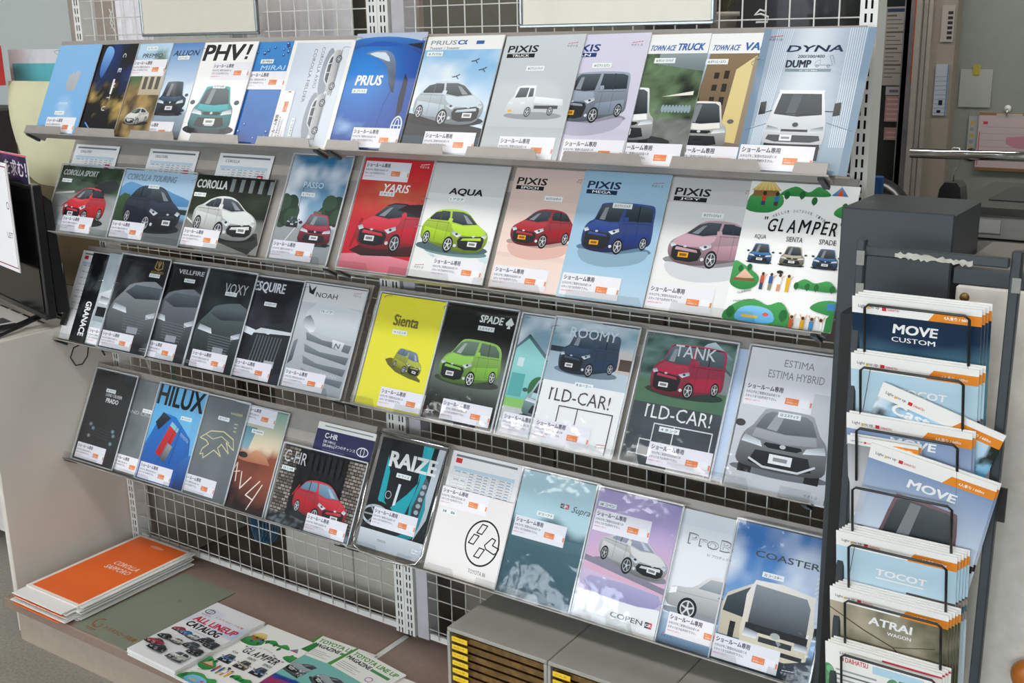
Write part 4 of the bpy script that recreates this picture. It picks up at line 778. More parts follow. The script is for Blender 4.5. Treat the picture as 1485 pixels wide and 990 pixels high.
box('window_frame', -.325, 2.80, .4, -.305, 2.88, 2.6, M_BLACK, wd)
struct('wall_corridor', -6.5, 2.2, 0, -1.2, 2.3, 3.0, m=mat('olive_grey_wall', '5c5c52', .8))
for (x, y) in LAMPS:  # housings for all lamps, including the two added over the office
    t = empty('ceiling_lamp', (x, y, 3.13), 'flat white ceiling lamp panel outside the picture', 'lamp', 'ceiling lamps')
    f = MB().box(-1.24, -.29, 0, 1.24, .29, .07).build('lamp_housing', M_WHITE, t)
# trees that stand outside the shop window (they show only as reflections)
M_LEAF = mat('dark_tree_leaves', '2a3a22', .8, var=.4, scale=4); M_BARK = mat('tree_bark', '4a3c30', .9)
rt = random.Random(11)
for i, (x, y, s) in enumerate(((-10.5, -13, 2.2), (-5.6, -14, 1.9), (-15.5, -17, 2.4), (-1.0, -16, 1.9), (4.5, -16, 2.0))):
    t = empty('street_tree', (x, y, -.2), 'leafy street tree outside the shop window', 'tree', 'street trees')
    MB().tube([(0, 0, 0), (.1, 0, 2), (0, .1, 4 + s)], .14, 8).build('trunk', M_BARK, t)
    b = MB()
    for k in range(260):
        a, e, r = rt.uniform(0, 6.28), rt.uniform(-1, 1), s * rt.uniform(.3, 1) ** .5
        c = Vector((math.cos(a) * math.cos(e) * r, math.sin(a) * math.cos(e) * r, 4 + s * .6 + math.sin(e) * r * 1.1)); q = rt.uniform(.12, .38)
        d1 = Vector((rt.uniform(-1, 1), rt.uniform(-1, 1), rt.uniform(-1, 1))).normalized() * q; d2 = d1.orthogonal().normalized() * q
        b.quad(tuple(c - d1 - d2), tuple(c + d1 - d2), tuple(c + d1 + d2), tuple(c - d1 + d2))
    b.build('leaves', M_LEAF, t)['kind'] = 'stuff'

# ------------------------------------------------------------------ display rack
YG = .19
rack = empty('display_rack', (0, 0, 0), 'white steel display rack with slotted posts, wire grid back and tan base', 'rack')
ZB = .15
def upright(x0, wd=.034, dep=.055):
    b = MB(); y0 = YG - .006; z0, z1 = ZB + .01, 2.35; pitch = .025; xs = [0, .009, .0135, .0205, .025, wd]
    n = int((z1 - z0) / pitch)
    def q(a, c, za, zb): b.quad((x0 + a, y0, za), (x0 + c, y0, za), (x0 + c, y0, zb), (x0 + a, y0, zb))
    for a, c in ((0, .009), (.0135, .0205), (.025, wd)): q(a, c, z0, z0 + n * pitch)
    for a, c in ((.009, .0135), (.0205, .025)):
        for k in range(n): q(a, c, z0 + k * pitch + .0165, z0 + (k + 1) * pitch)
    z1 = z0 + n * pitch
    b.quad((x0, y0, z0), (x0, y0 + dep, z0), (x0, y0 + dep, z1), (x0, y0, z1)); b.quad((x0 + wd, y0, z0), (x0 + wd, y0 + dep, z0), (x0 + wd, y0 + dep, z1), (x0 + wd, y0, z1))
    u = b.build('upright', M_WHITE, rack)
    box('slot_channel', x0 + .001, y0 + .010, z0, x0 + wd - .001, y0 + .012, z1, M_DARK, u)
    return u
for x in (-2.1195, -.9275, -.8925, .316): upright(x)
box('corner_post', -.852, YG + .0, ZB + .01, -.812, YG + .05, 2.35, mat('lilac_grey_post', 'b4b2b6', .4), rack)
wr = .0016
def wire_mesh(L, axis):
    b = MB(); b.tube([(0, 0, 0), (L, 0, 0)] if axis == 'x' else [(0, 0, 0), (0, 0, L)], wr, 6)
    me = bpy.data.meshes.new('wire'); me.from_pydata(b.v, [], b.f); me.materials.append(M_WHITE)
    for p_ in me.polygons: p_.use_smooth = True
    return me
for (xa, xb, px) in ((-2.083, -.93, -2.083), (-.81, .314, -.826)):
    g = MB().box(xa, YG + .004, ZB + .012, xb, YG + .012, ZB + .03).build('wire_grid', M_WHITE, rack); box('frame_bar', xa, YG + .004, 2.32, xb, YG + .012, 2.335, M_WHITE, g)
    mh = wire_mesh(xb - xa, 'x'); mv_ = wire_mesh(2.16, 'z')
    x = px + .05
    while x < xb - .01:
        if x > xa + .005: link('wire', mv_, g, Matrix.Translation((x, YG, ZB + .02)))
        x += .05
    z = ZB + .045
    while z < 2.3:
        link('wire', mh, g, Matrix.Translation((xa, YG + .0034, z))); z += .05
for i, (xa, xb) in enumerate(((-2.12, -.905), (-.885, .42))):
    p_ = MB().box(xa, -.31, ZB - .035, xb, YG + .05, ZB, .004).build('base_top', M_BASE, rack)
    MB().box(xa + .03, -.285, .0, xb - .01, YG + .04, ZB - .036).build('base_plinth', M_BASE2, rack)
box('base_joint_bar', -.904, -.305, ZB - .03, -.886, YG, ZB - .001, M_WHITE, rack)

TH = math.radians(26.4)
ROWZ = [0 + H, -.2965 + H, -.6434 + H, -1.0407 + H]
ROWY = [0.0, .008, .006, -.013]
TV_ = Vector((0, math.sin(TH), math.cos(TH))); NV = Vector((0, -math.cos(TH), math.sin(TH)))
def rowmat(r, x, s, off, alpha=0.0, phi=0.0):
    o = Vector((x, ROWY[r], ROWZ[r])) + TV_ * s + NV * off
    X = Vector((1, 0, 0)) * math.cos(alpha) + NV * math.sin(alpha); Y = TV_; Z = X.cross(Y)
    if phi: X, Y = X * math.cos(phi) + Y * math.sin(phi), Y * math.cos(phi) - X * math.sin(phi)
    m = Matrix.Identity(4)
    for i in range(3): m[i][0], m[i][1], m[i][2], m[i][3] = X[i], Y[i], Z[i], o[i]
    return m
RN = ['top', 'second', 'third', 'bottom']
for r in range(4):
    for bay, (xa, xb) in enumerate(((-2.125, -.915), (-.895, .345))):
        t = empty('magazine_shelf', label='sloping greige steel magazine shelf, %s row, %s bay of the rack' % (RN[r], 'left' if bay == 0 else 'right'), cat='shelf', group='sloping magazine shelves', mw=rowmat(r, xa, 0, 0))
        Wd = xb - xa; top = (.303, .312, .312, .320)[r]
        MB().box(0, -.006, -.006, Wd, top, -.004, 0).box(0, top - .002, -.012, Wd, top, -.006).build('back_plate', M_GREIGE, t)
        MB().box(0, -.008, -.006, Wd, -.005, .030).build('ledge', M_GREIGE, t)
        MB().box(0, .235, -.004, Wd, .262, -.0032).build('stiffener', mat('pale_greige_strip', 'b0aaa2', .4), t)
        for xx in (.004, Wd - .022):
            MB().prism([(-.016, -.02), (-.013, .022), (-.0085, .026), (-.0085, -.02)], 'x', xx, xx + .012).build('bracket', M_STEELD, t)
            MB().prism([(-.007, -.13 if r == 9 else -.04), (.12, -.07), (.12, -.006), (-.007, -.006)], 'x', xx, xx + .003).build('bracket_arm', M_GREIGE, t)
        k = 0; x = (-.01 if bay == 0 else -.08)
        while x < Wd - .05:
            a, c = max(x, .0), min(x + .19, Wd - .005)
            if c - a > .05:
                b = MB(); y0, y1 = -.006, .017
                if r == 0: b.prism([(a, y0), (c, y0), (c - .012 if c < Wd - .01 else c, y1), (a + .002, y1)], 'z', .0285, .030)
                else: b.quad((a, y0, .030), (c, y0, .030), (c - .012 if c < Wd - .01 else c, y1, .030), (a + .002, y1, .030))
                b.build('front_stop', M_GREIGE if r == 0 else ACRYL, t)
            x += .25

# ------------------------------------------------------------------ brochures
c_ = P(.147, .050); c_.fill('f1eff4', 'edebf1'); c_.at(0, 0)
c_.text('ショールーム専用', .03, .235, .52, .075, '3c3a48', .05); c_.text('カタログをご希望の方はお近くの', .02, .165, .50, .042, '34323c', .03); c_.text('スタッフまでお声がけ下さい。', .02, .105, .46, .042, '34323c', .03)
c_.text('※無断持出はご遠慮下さい。', .02, .06, .24, .02, 'd8486c', .01); c_.rect(.61, .09, .80, .18, 'ee8a50'); c_.text('詳しい', .63, .142, .07, .022, 'fbe6d6', .01); c_.text('車両情報はこちら', .63, .105, .15, .024, 'fbe6d6', .02); c_.rect(.965, .09, .99, .16, 'ee8a50'); c_.rect(.82, .07, .95, .19, 'f6f5f8')
NOTICE = c_.build('notice_card', None, 0, mesh_only=True)
STK = {}
def sticker(txt):
    q = P(.048, .0115); q.fill('eef4f4'); q.text(txt, .10, .052, .80, .13, '33393b', .03); return q.build('name_sticker', None, 0, mesh_only=True)
def ring_mesh():
    b = MB(); b.tube([(.011 * math.cos(a), .004 * math.cos(a), .011 * math.sin(a)) for a in [i * math.pi / 9 for i in range(18)]], .0007, 5, True)
    me = bpy.data.meshes.new('binder_ring'); me.from_pydata(b.v, [], b.f); me.materials.append(M_CHROME); return me
RING = ring_mesh()
def sheets(t, w, h, thick, art, m=None, sides=True):
    """page block + printed cover; returns height of the cover"""
    MB().box(0, 0, 0, w, h, thick).build('page_block', M_PAGE, t)
    p_ = P(w, h); art(p_); p_.build('cover_print', t, thick + .0002, m)
    return thick + .0002 + p_.z
def brochure(r, x, s, w, h, hL, hR, art, label, name=None, npos=None, card=None, sleeve=0, rings=(), thick=.0028, off=.0005, cat='brochure', kind='car_brochure', phi=0.0):
    al = math.asin((hR - hL) / w)
    t = empty(kind, label=label, cat=cat, group='car brochures on the sloping shelves', mw=rowmat(r, x, s, off + hL, al, phi))
    z = sheets(t, w, h, thick, art)
    if card is not None: link('notice_card', NOTICE, t, Matrix.Translation((card[0], card[1], z + .0003)))
    if name: link('name_sticker', sticker(name), t, Matrix.Translation((npos[0], npos[1], z + .0003)))
    if sleeve:
        z2 = z + .0022; e = .006
        MB().quad((-e, -e * .6, z2), (w + e, -e * .6, z2), (w + e, h + e, z2), (-e, h + e, z2)).build('clear_sleeve', VINYL, t)
        b = MB(); y0, y1, k = -e * .6, h + e, .0035
        for q in ((-e, y0, w + e, y0 + k), (-e, y1 - k, w + e, y1), (-e, y0, -e + k, y1), (w + e - k, y0, w + e, y1)): b.box(q[0], q[1], z2 - .0028, q[2], q[3], z2 - .0002)
        b.build('sleeve_edge', M_EDGE, t)
    for (u, v) in rings: link('binder_ring', RING, t, Matrix.Translation((u, v, z)))
    return t
W4 = .21; H4 = .285; LW = .302; LH = .212
B = brochure
rg = ((.0, .262),); CR = (.060, .003)
# top row, left bay
B(0, -2.113, .0, W4, H4, .001, .007, a_crown, 'sky blue brochure with a faint grey crown, far left of the top shelf', '25 クラウン', (.075, .062), (.045, .004), rings=rg)
B(0, -1.944, .0, W4, H4, 0, .006, a_night, 'dark brochure with blue car and golden night lights, second on the top shelf', rings=())
B(0, -1.796, .0, W4, H4, 0, .006, a_premio, 'brochure with white sedan before a sunlit stone building and trees', '25 プレミオ', (.10, .264), (.060, .186), rings=())
B(0, -1.665, .0, W4, H4, 0, .006, a_allion, 'blue sky brochure with a dark blue sedan seen close up, top shelf', '27 アリオン', (.115, .235), (.03, .003))
B(0, -1.456, .0, W4, H4, .004, .007, a_phv, 'white brochure with huge black PHV! title and a teal car front', '24 プリウスPHV', (.082, .152), (.058, .176), rings=rg)
B(0, -1.323, .0, W4, H4, 0, .004, a_mirai, 'deep blue brochure with water drops and pale title, top shelf', '28 MIRAI', (.10, .224), (.062, .152))
t = B(0, -1.118, -.002, W4, H4 + .003, .005, .005, a_axio, 'pale brochure printed sideways with two white cars, bound in cream frame', rings=((.19, .262),))
link('notice_card', NOTICE, t, Matrix.Translation((.052, .004, .0040)) @ Matrix.Rotation(math.pi / 2, 4, 'Z')); link('name_sticker', sticker('19 20 カローラ'), t, Matrix.Translation((.078, .03, .0044)) @ Matrix.Rotation(math.pi / 2, 4, 'Z'))
# top row, right bay
B(0, -.910, .006, .222, .296, .003, .006, a_prius, 'brochure filled by a glossy deep blue car bonnet and headlamp', '23 プリウス', (.032, .140), (.070, .003), rings=((.010, .28),))
B(0, -.685, .003, .222, .288, .002, .006, a_alpha, 'brochure with silver estate car by the sea and birds flying', '29 プリウスα', (.010, .238), (.065, .003), rings=((.0, .28),))
B(0, -.460, .0, W4, .289, .001, .007, a_truck, 'grey brochure with a small white pickup truck', '48 ピクシストラック', (.075, .205), (.050, .002))
B(0, -.304, .0, W4, .290, 0, .006, a_van, 'lilac brochure with a silver grey microvan, top shelf', '49 ピクシスバン', (.085, .212), (.060, .002))
B(0, -.170, -.003, W4, .290, 0, .004, a_tatruck, 'brochure with white van front before green park trees', '46 タウンエーストラック', (.095, .226), (.055, .003))
B(0, -.030, -.003, W4, .290, .0, .002, a_tavan, 'brochure with white van in a narrow European street', '45 タウンエースバン', (.070, .224), (.050, .003))
B(0, .152, .002, .218, .290, .007, .007, a_dyna, 'silver blue brochure with a big white lorry front, right end of top shelf', card=(.004, .002), sleeve=0, rings=((.0, .22),))
# second row, left bay
for (x, nm, lb) in ((-2.105, 'COROLLA SPORT', 'leftmost of the three price sheets, above the brochure with red car'), (-1.750, 'COROLLA TOURING', 'middle one of the three price sheets, above the dark blue car'), (-1.449, 'COROLLA', 'rightmost of the three price sheets, above the white sedan')):
    t = empty('price_sheet', label=lb, cat='leaflet', group='price sheets behind the wide brochures', mw=rowmat(1, x, -.002, .0, 0)); sheets(t, .213, .287, .0008, a_table(nm))
B(1, -2.130, .0, LW, LH, .004, .004, a_csport, 'wide brochure with a red hatchback on a mountain bend', '18 カローラスポーツ', (.018, .158), (.075, .004), sleeve=1, rings=())
B(1, -1.822, .002, LW + .008, LH, .004, .004, a_ctour, 'wide brochure with a dark blue estate car by a lake', '17 カローラツーリング', (.12, .160), (.004, .004), sleeve=1, rings=((.0, .20),))
B(1, -1.508, .004, LW + .004, LH, .004, .004, a_corolla, 'wide brochure with a white sedan parked beside dark shrubs', '16 カローラ', (.008, .148), (.006, .006), rings=((.0, .19),))
B(1, -1.153, .002, .205, .287, .004, .004, a_passo, 'brochure with a dark red small car on a tree-lined road', '5 パッソ', (.06, .176), (.005, .003), sleeve=1)
# second row, right bay
B(1, -.907, .004, .220, .290, .003, .003, a_yaris, 'red brochure with a red hatchback and golden glow', '7 ヤリス', (.075, .193), (.006, .232), sleeve=1)
B(1, -.681, .005, .220, .287, .003, .003, a_aqua, 'white brochure with a lime green hatchback', '1 アクア', (.066, .193), (.065, .004), sleeve=0, rings=((-.002, .19), (-.002, .12)))
B(1, -.446, .005, W4, .288, 0, .0, a_epoch, 'pale peach brochure with a small red car', '36 ピクシスエポック', (.095, .213), (.006, .003))
B(1, -.260, .002, .215, .292, .004, .007, a_mega, 'pale blue brochure with a dark blue boxy microcar', '35 ピクシスメガ', (.09, .210), (.006, .006))
B(1, -.046, .003, W4, .290, 0, .0, a_joy, 'pale grey brochure with a pink microcar', '50 ピクシスジョイ', (.085, .205), (.004, .004))
B(1, .134, .0, .222, .292, .006, .006, a_glamper, 'white illustrated brochure of campers and green hills, second shelf')
# third row, left bay
t = empty('price_sheet', label='narrow strip of price sheet at the far left of the third shelf', cat='leaflet', mw=rowmat(2, -2.124, 0, 0, math.asin(-.008 / W4))); t.matrix_world = rowmat(2, -2.124, 0, .009, math.asin(-.009 / W4)); sheets(t, W4, .292, .001, a_table())
B(2, -2.066, .0, W4, .288, .010, .002, a_granace, 'black brochure with sideways white title beside the price sheet strip')
B(2, -1.984, .0, .212, .294, .011, .003, a_hiace, 'silvery brochure peeping out between two black ones, third shelf', rings=((.0, .20),), card=(.004, .004))
B(2, -1.918, .0, .222, .294, .012, .012, a_alphard, 'black glossy brochure with a golden emblem and large minivan', '30 アルファード', (.145, .238), (.006, .004), sleeve=1, rings=((.006, .2), (.006, .13)))
B(2, -1.745, .0, .213, .290, 0, .006, a_vell, 'black glossy brochure with silver title, right of the golden emblem one', '11 ヴェルファイア', (.12, .24), (.02, .003), sleeve=1)
B(2, -1.528, -.002, .196, .293, .005, .007, a_voxy, 'dark brochure with tall thin serif title and minivan nose', '13 ヴォクシー', (.09, .222), (.02, .004), sleeve=1)
B(2, -1.365, -.002, .215, .290, 0, .004, a_esq, 'charcoal brochure with chrome grille and condensed white title', '10 エスクァイア', (.085, .212), (.03, .004), sleeve=1)
B(2, -1.138, -.001, .217, .291, .007, .007, a_noah, 'silver grey brochure with huge car grille, right end of left bay', '15 ノア', (.075, .215), (.006, .004), sleeve=1, rings=((.004, .276),))
# third row, right bay
B(2, -.872, .0, W4, .292, .003, .003, a_sienta, 'bright yellow brochure with a small yellow car', '14 シエンタ', (.065, .192), (.075, .004), sleeve=1, rings=((.025, .285),))
B(2, -.652, .0, .209, .292, .006, .006, a_spade, 'black brochure with a light green compact car', '3 スペイド', (.105, .235), (.055, .006), sleeve=1, rings=((.0, .28),))
B(2, -.428, .0, W4, .290, .002, .002, a_porte, 'brochure with turquoise house, mostly hidden behind the white and blue one', '6 ポルテ', (.09, .19), (.008, .004), sleeve=1, rings=((.008, .28),))
B(2, -.330, .0, .214, .292, .010, .010, a_roomy, 'half blue, half white brochure with dark blue boxy car and room plan', '8 ルーミー', (.085, .140), (.006, .004), sleeve=1, rings=((.0, .27),))
t = empty('price_sheet', label='pale blue sheet peeping out right of the brochure with pink car', cat='leaflet', mw=rowmat(2, -.064, .0, .0005)); sheets(t, .21, .285, .0015, lambda p_: p_.fill('c4d4ea', 'b4c8e4'))
B(2, -.094, .0, .210, .290, .003, .003, a_tank, 'slate grey brochure with a pink boxy car before a barn', '4 タンク', (.075, .078), (.062, .004), sleeve=1, rings=((.01, .285),))
B(2, .150, -.004, .212, .296, .005, .005, a_estima, 'pale grey brochure with silver minivan front, right end of third shelf', '53 エスティマ', (.085, .158), (.004, .174), sleeve=1)
# bottom row, left bay
B(3, -2.106, .002, .206, .298, .004, .007, a_prado, 'near-black brochure with off-roader in shadow, bottom shelf far left', '56 プラド', (.075, .232), (.008, .006), sleeve=1)
B(3, -1.952, .0, W4, .298, 0, .0, a_lc, 'plain mid grey brochure between the near-black and the bright blue ones', '39 ランドクルーザー', (.11, .20), (.03, .006), sleeve=0)
B(3, -1.782, .002, W4, .298, .008, .006, a_hilux, 'bright blue brochure with red tail lamp of a pickup', '40 ハイラックス', (.125, .205), (.006, .003), sleeve=1)
B(3, -1.598, .0, .208, .298, .004, .005, a_harrier, 'grey brochure with a golden outline of a hawk head', '32 ハリアー', (.095, .235), (.012, .008), sleeve=1)
B(3, -1.444, -.003, W4, .298, 0, .002, a_rav4, 'brochure with a red desert scene and white scribble', '34 RAV4', (.085, .225), (.02, .25), sleeve=1)
t = empty('leaflet_card', label='purple leaflet standing behind the brick alley brochure', cat='leaflet', mw=rowmat(3, -1.118, .0, .0)); sheets(t, .212, .300, .0015, a_purple)
B(3, -1.210, -.003, .304, .218, .006, .006, a_chr, 'wide brochure with a red car in a dark brick alley', '20 C-HR', (.010, .148), (.145, .002), sleeve=1)
# bottom row, right bay
t = B(3, -.878, .006, .212, .292, .004, .004, a_raize, 'brochure with turquoise car nose in a chrome-edged holder', '33 ライズ', (.075, .196), (.030, .058))
b = MB(); b.tube([(-.008, .298, .01), (-.008, .02, .01), (.0, -.004, .014), (.03, -.014, .016), (.106, -.018, .017), (.182, -.014, .016), (.212, -.004, .014), (.222, .02, .01), (.222, .298, .01)], .0035, 8); b.tube([(-.008, .302, .008), (.222, .302, .008)], .005, 8); b.build('chrome_edge', M_CHROME, t, True)
MB().quad((-.006, .0, .009), (.22, .0, .009), (.22, .296, .009), (-.006, .296, .009)).build('clear_sleeve', VINYL, t)
t = empty('price_sheet', label='specification table sheet standing behind the square white brochure', cat='leaflet', mw=rowmat(3, -.648, .0, .0)); sheets(t, .214, .306, .0012, a_table())
B(3, -.649, -.003, .222, .214, .004, .004, a_86, 'square white brochure with a round black line emblem', '38　86', (.012, .148), (.0, .165))
B(3, -.424, -.002, .210, .302, .002, .002, a_supra, 'plain teal brochure with pale upper half', '37 スープラ', (.062, .200), (.006, .140), sleeve=1)
B(3, -.211, -.006, .217, .303, .003, .006, a_copen, 'pink and lilac brochure with a white sports car', '58 コペン', (.008, .262), (.006, .205), sleeve=1)
B(3, .009, -.003, W4, .300, 0, .0, a_probox, 'pale grey blue brochure with a white estate car from the side', None, None, (.018, .020))
B(3, .144, -.004, .214, .302, .008, .008, a_coaster, 'blue sky brochure with a cream minibus, right end of the bottom shelf', '52 コースター', (.075, .196), (.0, .005), sleeve=1)

# ------------------------------------------------------------------ papers lying on the base platform
def flat(name, label, cat, x, y, rot, w, h, n, th, art, group=None, jit=.004, z0=ZB, curl=0, m=None):
    """a pile of n sheets; only the uppermost carries its print"""
    rn = random.Random(len(label)); t = empty(name, label=label, cat=cat, group=group, mw=Matrix.Translation((x, y, z0)) @ Matrix.Rotation(math.radians(rot), 4, 'Z'))
    z = .0005
    for k in range(n):
        dx, dy = (rn.uniform(-jit, jit), rn.uniform(-jit, jit)) if k < n - 1 else (0, 0)
        MB().box(dx, dy, z, w + dx, h + dy, z + th * .82).build('copy', m or M_PAGE, t); z += th
    p_ = P(w, h); art(p_); p_.build('cover_print', t, z - th * .18 + .0002); return t
t = flat('carrier_bag_stack', 'stack of orange carrier bags with white edges on the base, left', 'bag', -2.045, -.272, 0, .262, .43, 11, .0042, a_bag, jit=.012)
rn = random.Random(2)
for k in range(6):
    o = MB().box(rn.uniform(-.02, .0), -.03 - rn.uniform(0, .02), .004 + k * .007, .25 + rn.uniform(-.02, .02), .03, .0065 + k * .007).build('bag_hem', M_PAGE if k % 3 else mat('orange_film', 'ee6a20', .5), t)
flat('carrier_bag', 'flat grey-green paper carrier bag with brown lettering on the base', 'bag', -1.77, -.30, -1.5, .245, .405, 2, .001, a_greybag, m=mat('grey_green_paper', '7c8474', .8))
flat('catalogue_pile', 'pile of white catalogues with red and black title and many cars', 'catalogue', -1.497, -.318, -2.0, .212, .322, 7, .003, a_lineup, jit=.002)
flat('camping_brochure', 'illustrated brochure of green hills lying flat on the base', 'brochure', -1.283, -.325, -1.0, .212, .335, 3, .002, a_glamper)
flat('magazine', 'left of two green-edged magazines on the base, partly covered', 'magazine', -1.098, -.245, 1, .21, .297, 2, .002, a_mag, group='green-edged magazines on the base')
flat('magazine', 'right of two green-edged magazines on the base, lying on top', 'magazine', -1.005, -.247, -9, .21, .297, 3, .002, a_mag, group='green-edged magazines on the base', z0=ZB + .0047)
flat('leaflet', 'pale leaflet with handwriting-like title at the front of the base', 'leaflet', -.79, -.29, 0, .20, .297, 2, .002, a_arufa)

# ------------------------------------------------------------------ letter cases
labels = ['アルファード', 'カローラ', 'アックス', 'ファンカーゴ', 'ベルタ', 'ラクティス', 'ノア', 'プリウス', 'アクア', 'ウィッシュ', 'イプサム', 'パッソ', 'ヴィッツ']
for i in range(3):
    x0 = -.485 + i * .2855; x1 = x0 + .2835; zt = .46; zb = ZB
    t = empty('letter_case', (x0, -.14, zb), ['grey letter case nearest the rack middle, yellow drawer tabs', 'grey letter case in the middle of the three', 'rightmost grey letter case, beneath the minibus brochure'][i], 'drawer unit', 'grey letter cases on the base')
    def LB(nm, a, m, b=0): return box(nm, *a, m, t, b)
    LB('case_top', (0, 0, zt - zb - .010, .2835, .325, zt - zb), M_LCASE, .002); LB('case_side', (0, 0, 0, .008, .325, zt - zb - .01), M_LCASE); LB('case_side', (.2755, 0, 0, .2835, .325, zt - zb - .01), M_LCASE)
    LB('case_back', (.008, .318, 0, .2755, .325, zt - zb - .01), M_LCASE); LB('case_bottom', (.008, 0, 0, .2755, .318, .008), M_LCASE)
    for k in range(13):
        z = zt - zb - .014 - (k + 1) * .0212
        d = MB().box(.012, .012, z + .002, .272, .31, z + .004).box(.012, .010, z + .002, .272, .013, z + .0165).build('drawer', M_DRAW, t)
        q = P(.046, .0125); q.fill('e9c02c', 'f0ca3a'); q.text(labels[(k + i * 4) % 13], .12, .09, .66, .10, '4c3c10', .01)
        tab = MB().box(.0, .0, .0, .046, .0015, .0125).build('label_tab', M_YEL, d, mw=Matrix.Translation((.014, .0, z + .003)))
        # printed face of the tab stands upright, so turn the print to the front
        me = q.build('label_tab', None, 0, mesh_only=True); link('tab_print', me, d, Matrix.Translation((.014, -.0003, z + .003)) @ Matrix.Rotation(math.pi / 2, 4, 'X'))

# ------------------------------------------------------------------ boards hung on the rack
for (x0, x1, z0, z1, lb) in ((-1.785, -1.305, 1.838, 2.12, 'left cream whiteboard in an aluminium frame above the rack'), (-.457, .022, 1.838, 2.12, 'right cream whiteboard in an aluminium frame above the rack')):
    t = empty('whiteboard', (x0, .172, z0), lb, 'whiteboard', 'framed boards on the grid'); w = x1 - x0; h = z1 - z0
    box('board_face', .006, 0, .006, w - .006, .008, h - .006, M_BOARD, t)
    MB().box(0, -.004, 0, w, .010, .008, .002).box(0, -.004, h - .008, w, .010, h, .002).box(0, -.004, .008, .008, .010, h - .008, .002).box(w - .008, -.004, .008, w, .010, h - .008, .002).build('frame', M_ALU, t)
t = empty('grid_clip', (.12, .185, 1.84), 'small white hook clipped on the wire grid near the right end', 'hook')
MB().tube([(-.012, -.004, 0), (.012, -.004, 0), (.014, -.006, .01), (0, -.01, .016), (-.012, -.012, .014), (-.004, -.006, .024), (.008, -.002, .02)], .002, 6).build('hook_wire', M_WHITE, t, True)
t = empty('grid_tie', (-1.93, .185, 1.88), 'twisted white tie on the grid at the upper left', 'tie')
MB().tube([(-.01, -.003, .04), (.004, -.006, .02), (-.006, -.006, 0), (.006, -.006, -.02), (.014, -.004, -.035)], .0016, 5).tube([(.01, -.003, .04), (-.006, -.006, .02), (.006, -.006, 0), (-.008, -.006, -.02)], .0016, 5).build('tie_wire', M_WHITE, t, True)

# ------------------------------------------------------------------ things behind the rack
def cab(nm, lb, x0, y0, z0, x1, y1, z1, m, doors=2):
    t = empty(nm, ((x0 + x1) / 2, y0, z0), lb, 'cabinet'); w = x1 - x0
    box('cabinet_body', -w / 2, .016, 0, w / 2, y1 - y0, z1 - z0, m, t, .004)
    for k in range(doors):
        a = -w / 2 + w * k / doors + .003; c = -w / 2 + w * (k + 1) / doors - .003
        d = box('cabinet_door', a, 0, .04, c, .015, z1 - z0 - .006, m, t, .002); box('door_handle', c - .04, -.008, (z1 - z0) * .5, c - .028, 0, (z1 - z0) * .5 + .08, M_ALU, d)
    return t
cab('steel_cabinet', 'light greige steel cabinet seen through the left grid', -1.53, .34, 0, -.93, .75, 1.62, M_GREYC, 2)
cab('dark_cabinet', 'dark taupe cabinet seen through the right grid', -.80, .34, 0, .16, .75, 1.47, M_DCAB, 3)
cab('brown_cabinet', 'narrow brown cabinet behind the grid at the left end', -2.6, .72, .0, -1.60, .79, 1.60, mat('brown_cabinet_steel', '6c6458', .6), 2)
cab('black_cabinet', 'black equipment rack low behind the left grid', -2.10, .80, 0, -1.45, 1.2, .93, M_BLACK, 2)
box('cable_shelf', 0, 0, 0, .46, .12, .05, M_GREYC, empty('wall_bracket', (-2.02, .45, .24), 'grey cable duct low behind the left grid', 'duct'))
for k, (pts, r, m, lb) in enumerate((([(-2.1, .30, .78), (-1.98, .28, .55), (-1.85, .27, .46), (-1.74, .28, .45), (-1.66, .3, .56)], .004, M_WHITE, 'white cable looping behind the lower left grid'),
        ([(-2.0, .32, .8), (-1.93, .3, .5), (-1.90, .3, .42)], .006, mat('green_cable', '4a7a68', .5), 'short green cable behind the lower left grid'),
        ([(-1.85, .31, .7), (-1.83, .29, .48), (-1.76, .29, .40), (-1.70, .3, .46), (-1.74, .31, .6)], .005, M_BLK2, 'black cable loop behind the lower left grid'))):
    t = empty('cable', (0, 0, 0), lb, 'cable'); MB().tube(pts, r, 6).build('cable_cord', m, t, True)
t = empty('cable_coil', (-1.58, .30, .33), 'coil of blue cable behind the lower left grid', 'cable'); b = MB()
for k in range(6): b.tube([((.03 + .004 * k) * math.cos(a), .01 * k - .03, (.09 + .004 * k) * math.sin(a)) for a in [i * math.pi / 8 for i in range(16)]], .003, 5, True)
b.build('cable_cord', mat('blue_cable', '2c5c80', .5), t, True)
# white paper roll screens behind the upper left grid
for (x0, x1, lb) in ((-2.33, -2.16, 'narrow white hanging sheet behind the left end of the grid'), (-1.70, -1.27, 'wide white hanging sheet behind the grid beside the left board')):
    t = empty('hanging_sheet', (x0, .5, 1.6), lb, 'sheet', 'white sheets behind the grid'); b = MB(); n = 16; w = x1 - x0
    for k in range(n):
        a, c = k / n, (k + 1) / n; f = lambda q: .012 * math.sin(q * 20)
        b.quad((a * w, f(a), 0), (c * w, f(c), 0), (c * w, f(c), .7), (a * w, f(a), .7))
    b.build('sheet_cloth', mat('white_sheet_cloth', 'f2f0f4', .8), t, True)
box('screen_panel', 0, 0, 0, .26, .02, 1.5, mat('mushroom_panel', '9a8e84', .7), empty('partition_screen', (-2.62, .52, .9), 'mushroom brown screen panel behind the upper left corner of the grid', 'screen'))
box('screen_panel', 0, 0, 0, .20, .02, .75, mat('mushroom_panel', '9a8e84', .7), empty('partition_screen', (-1.26, .56, 1.62), 'narrow mushroom brown panel left of the middle posts behind the grid', 'screen'))
t = empty('door_sign', (-1.491, 2.17, 1.955), 'small dark sign with white lettering seen through the right grid', 'sign')
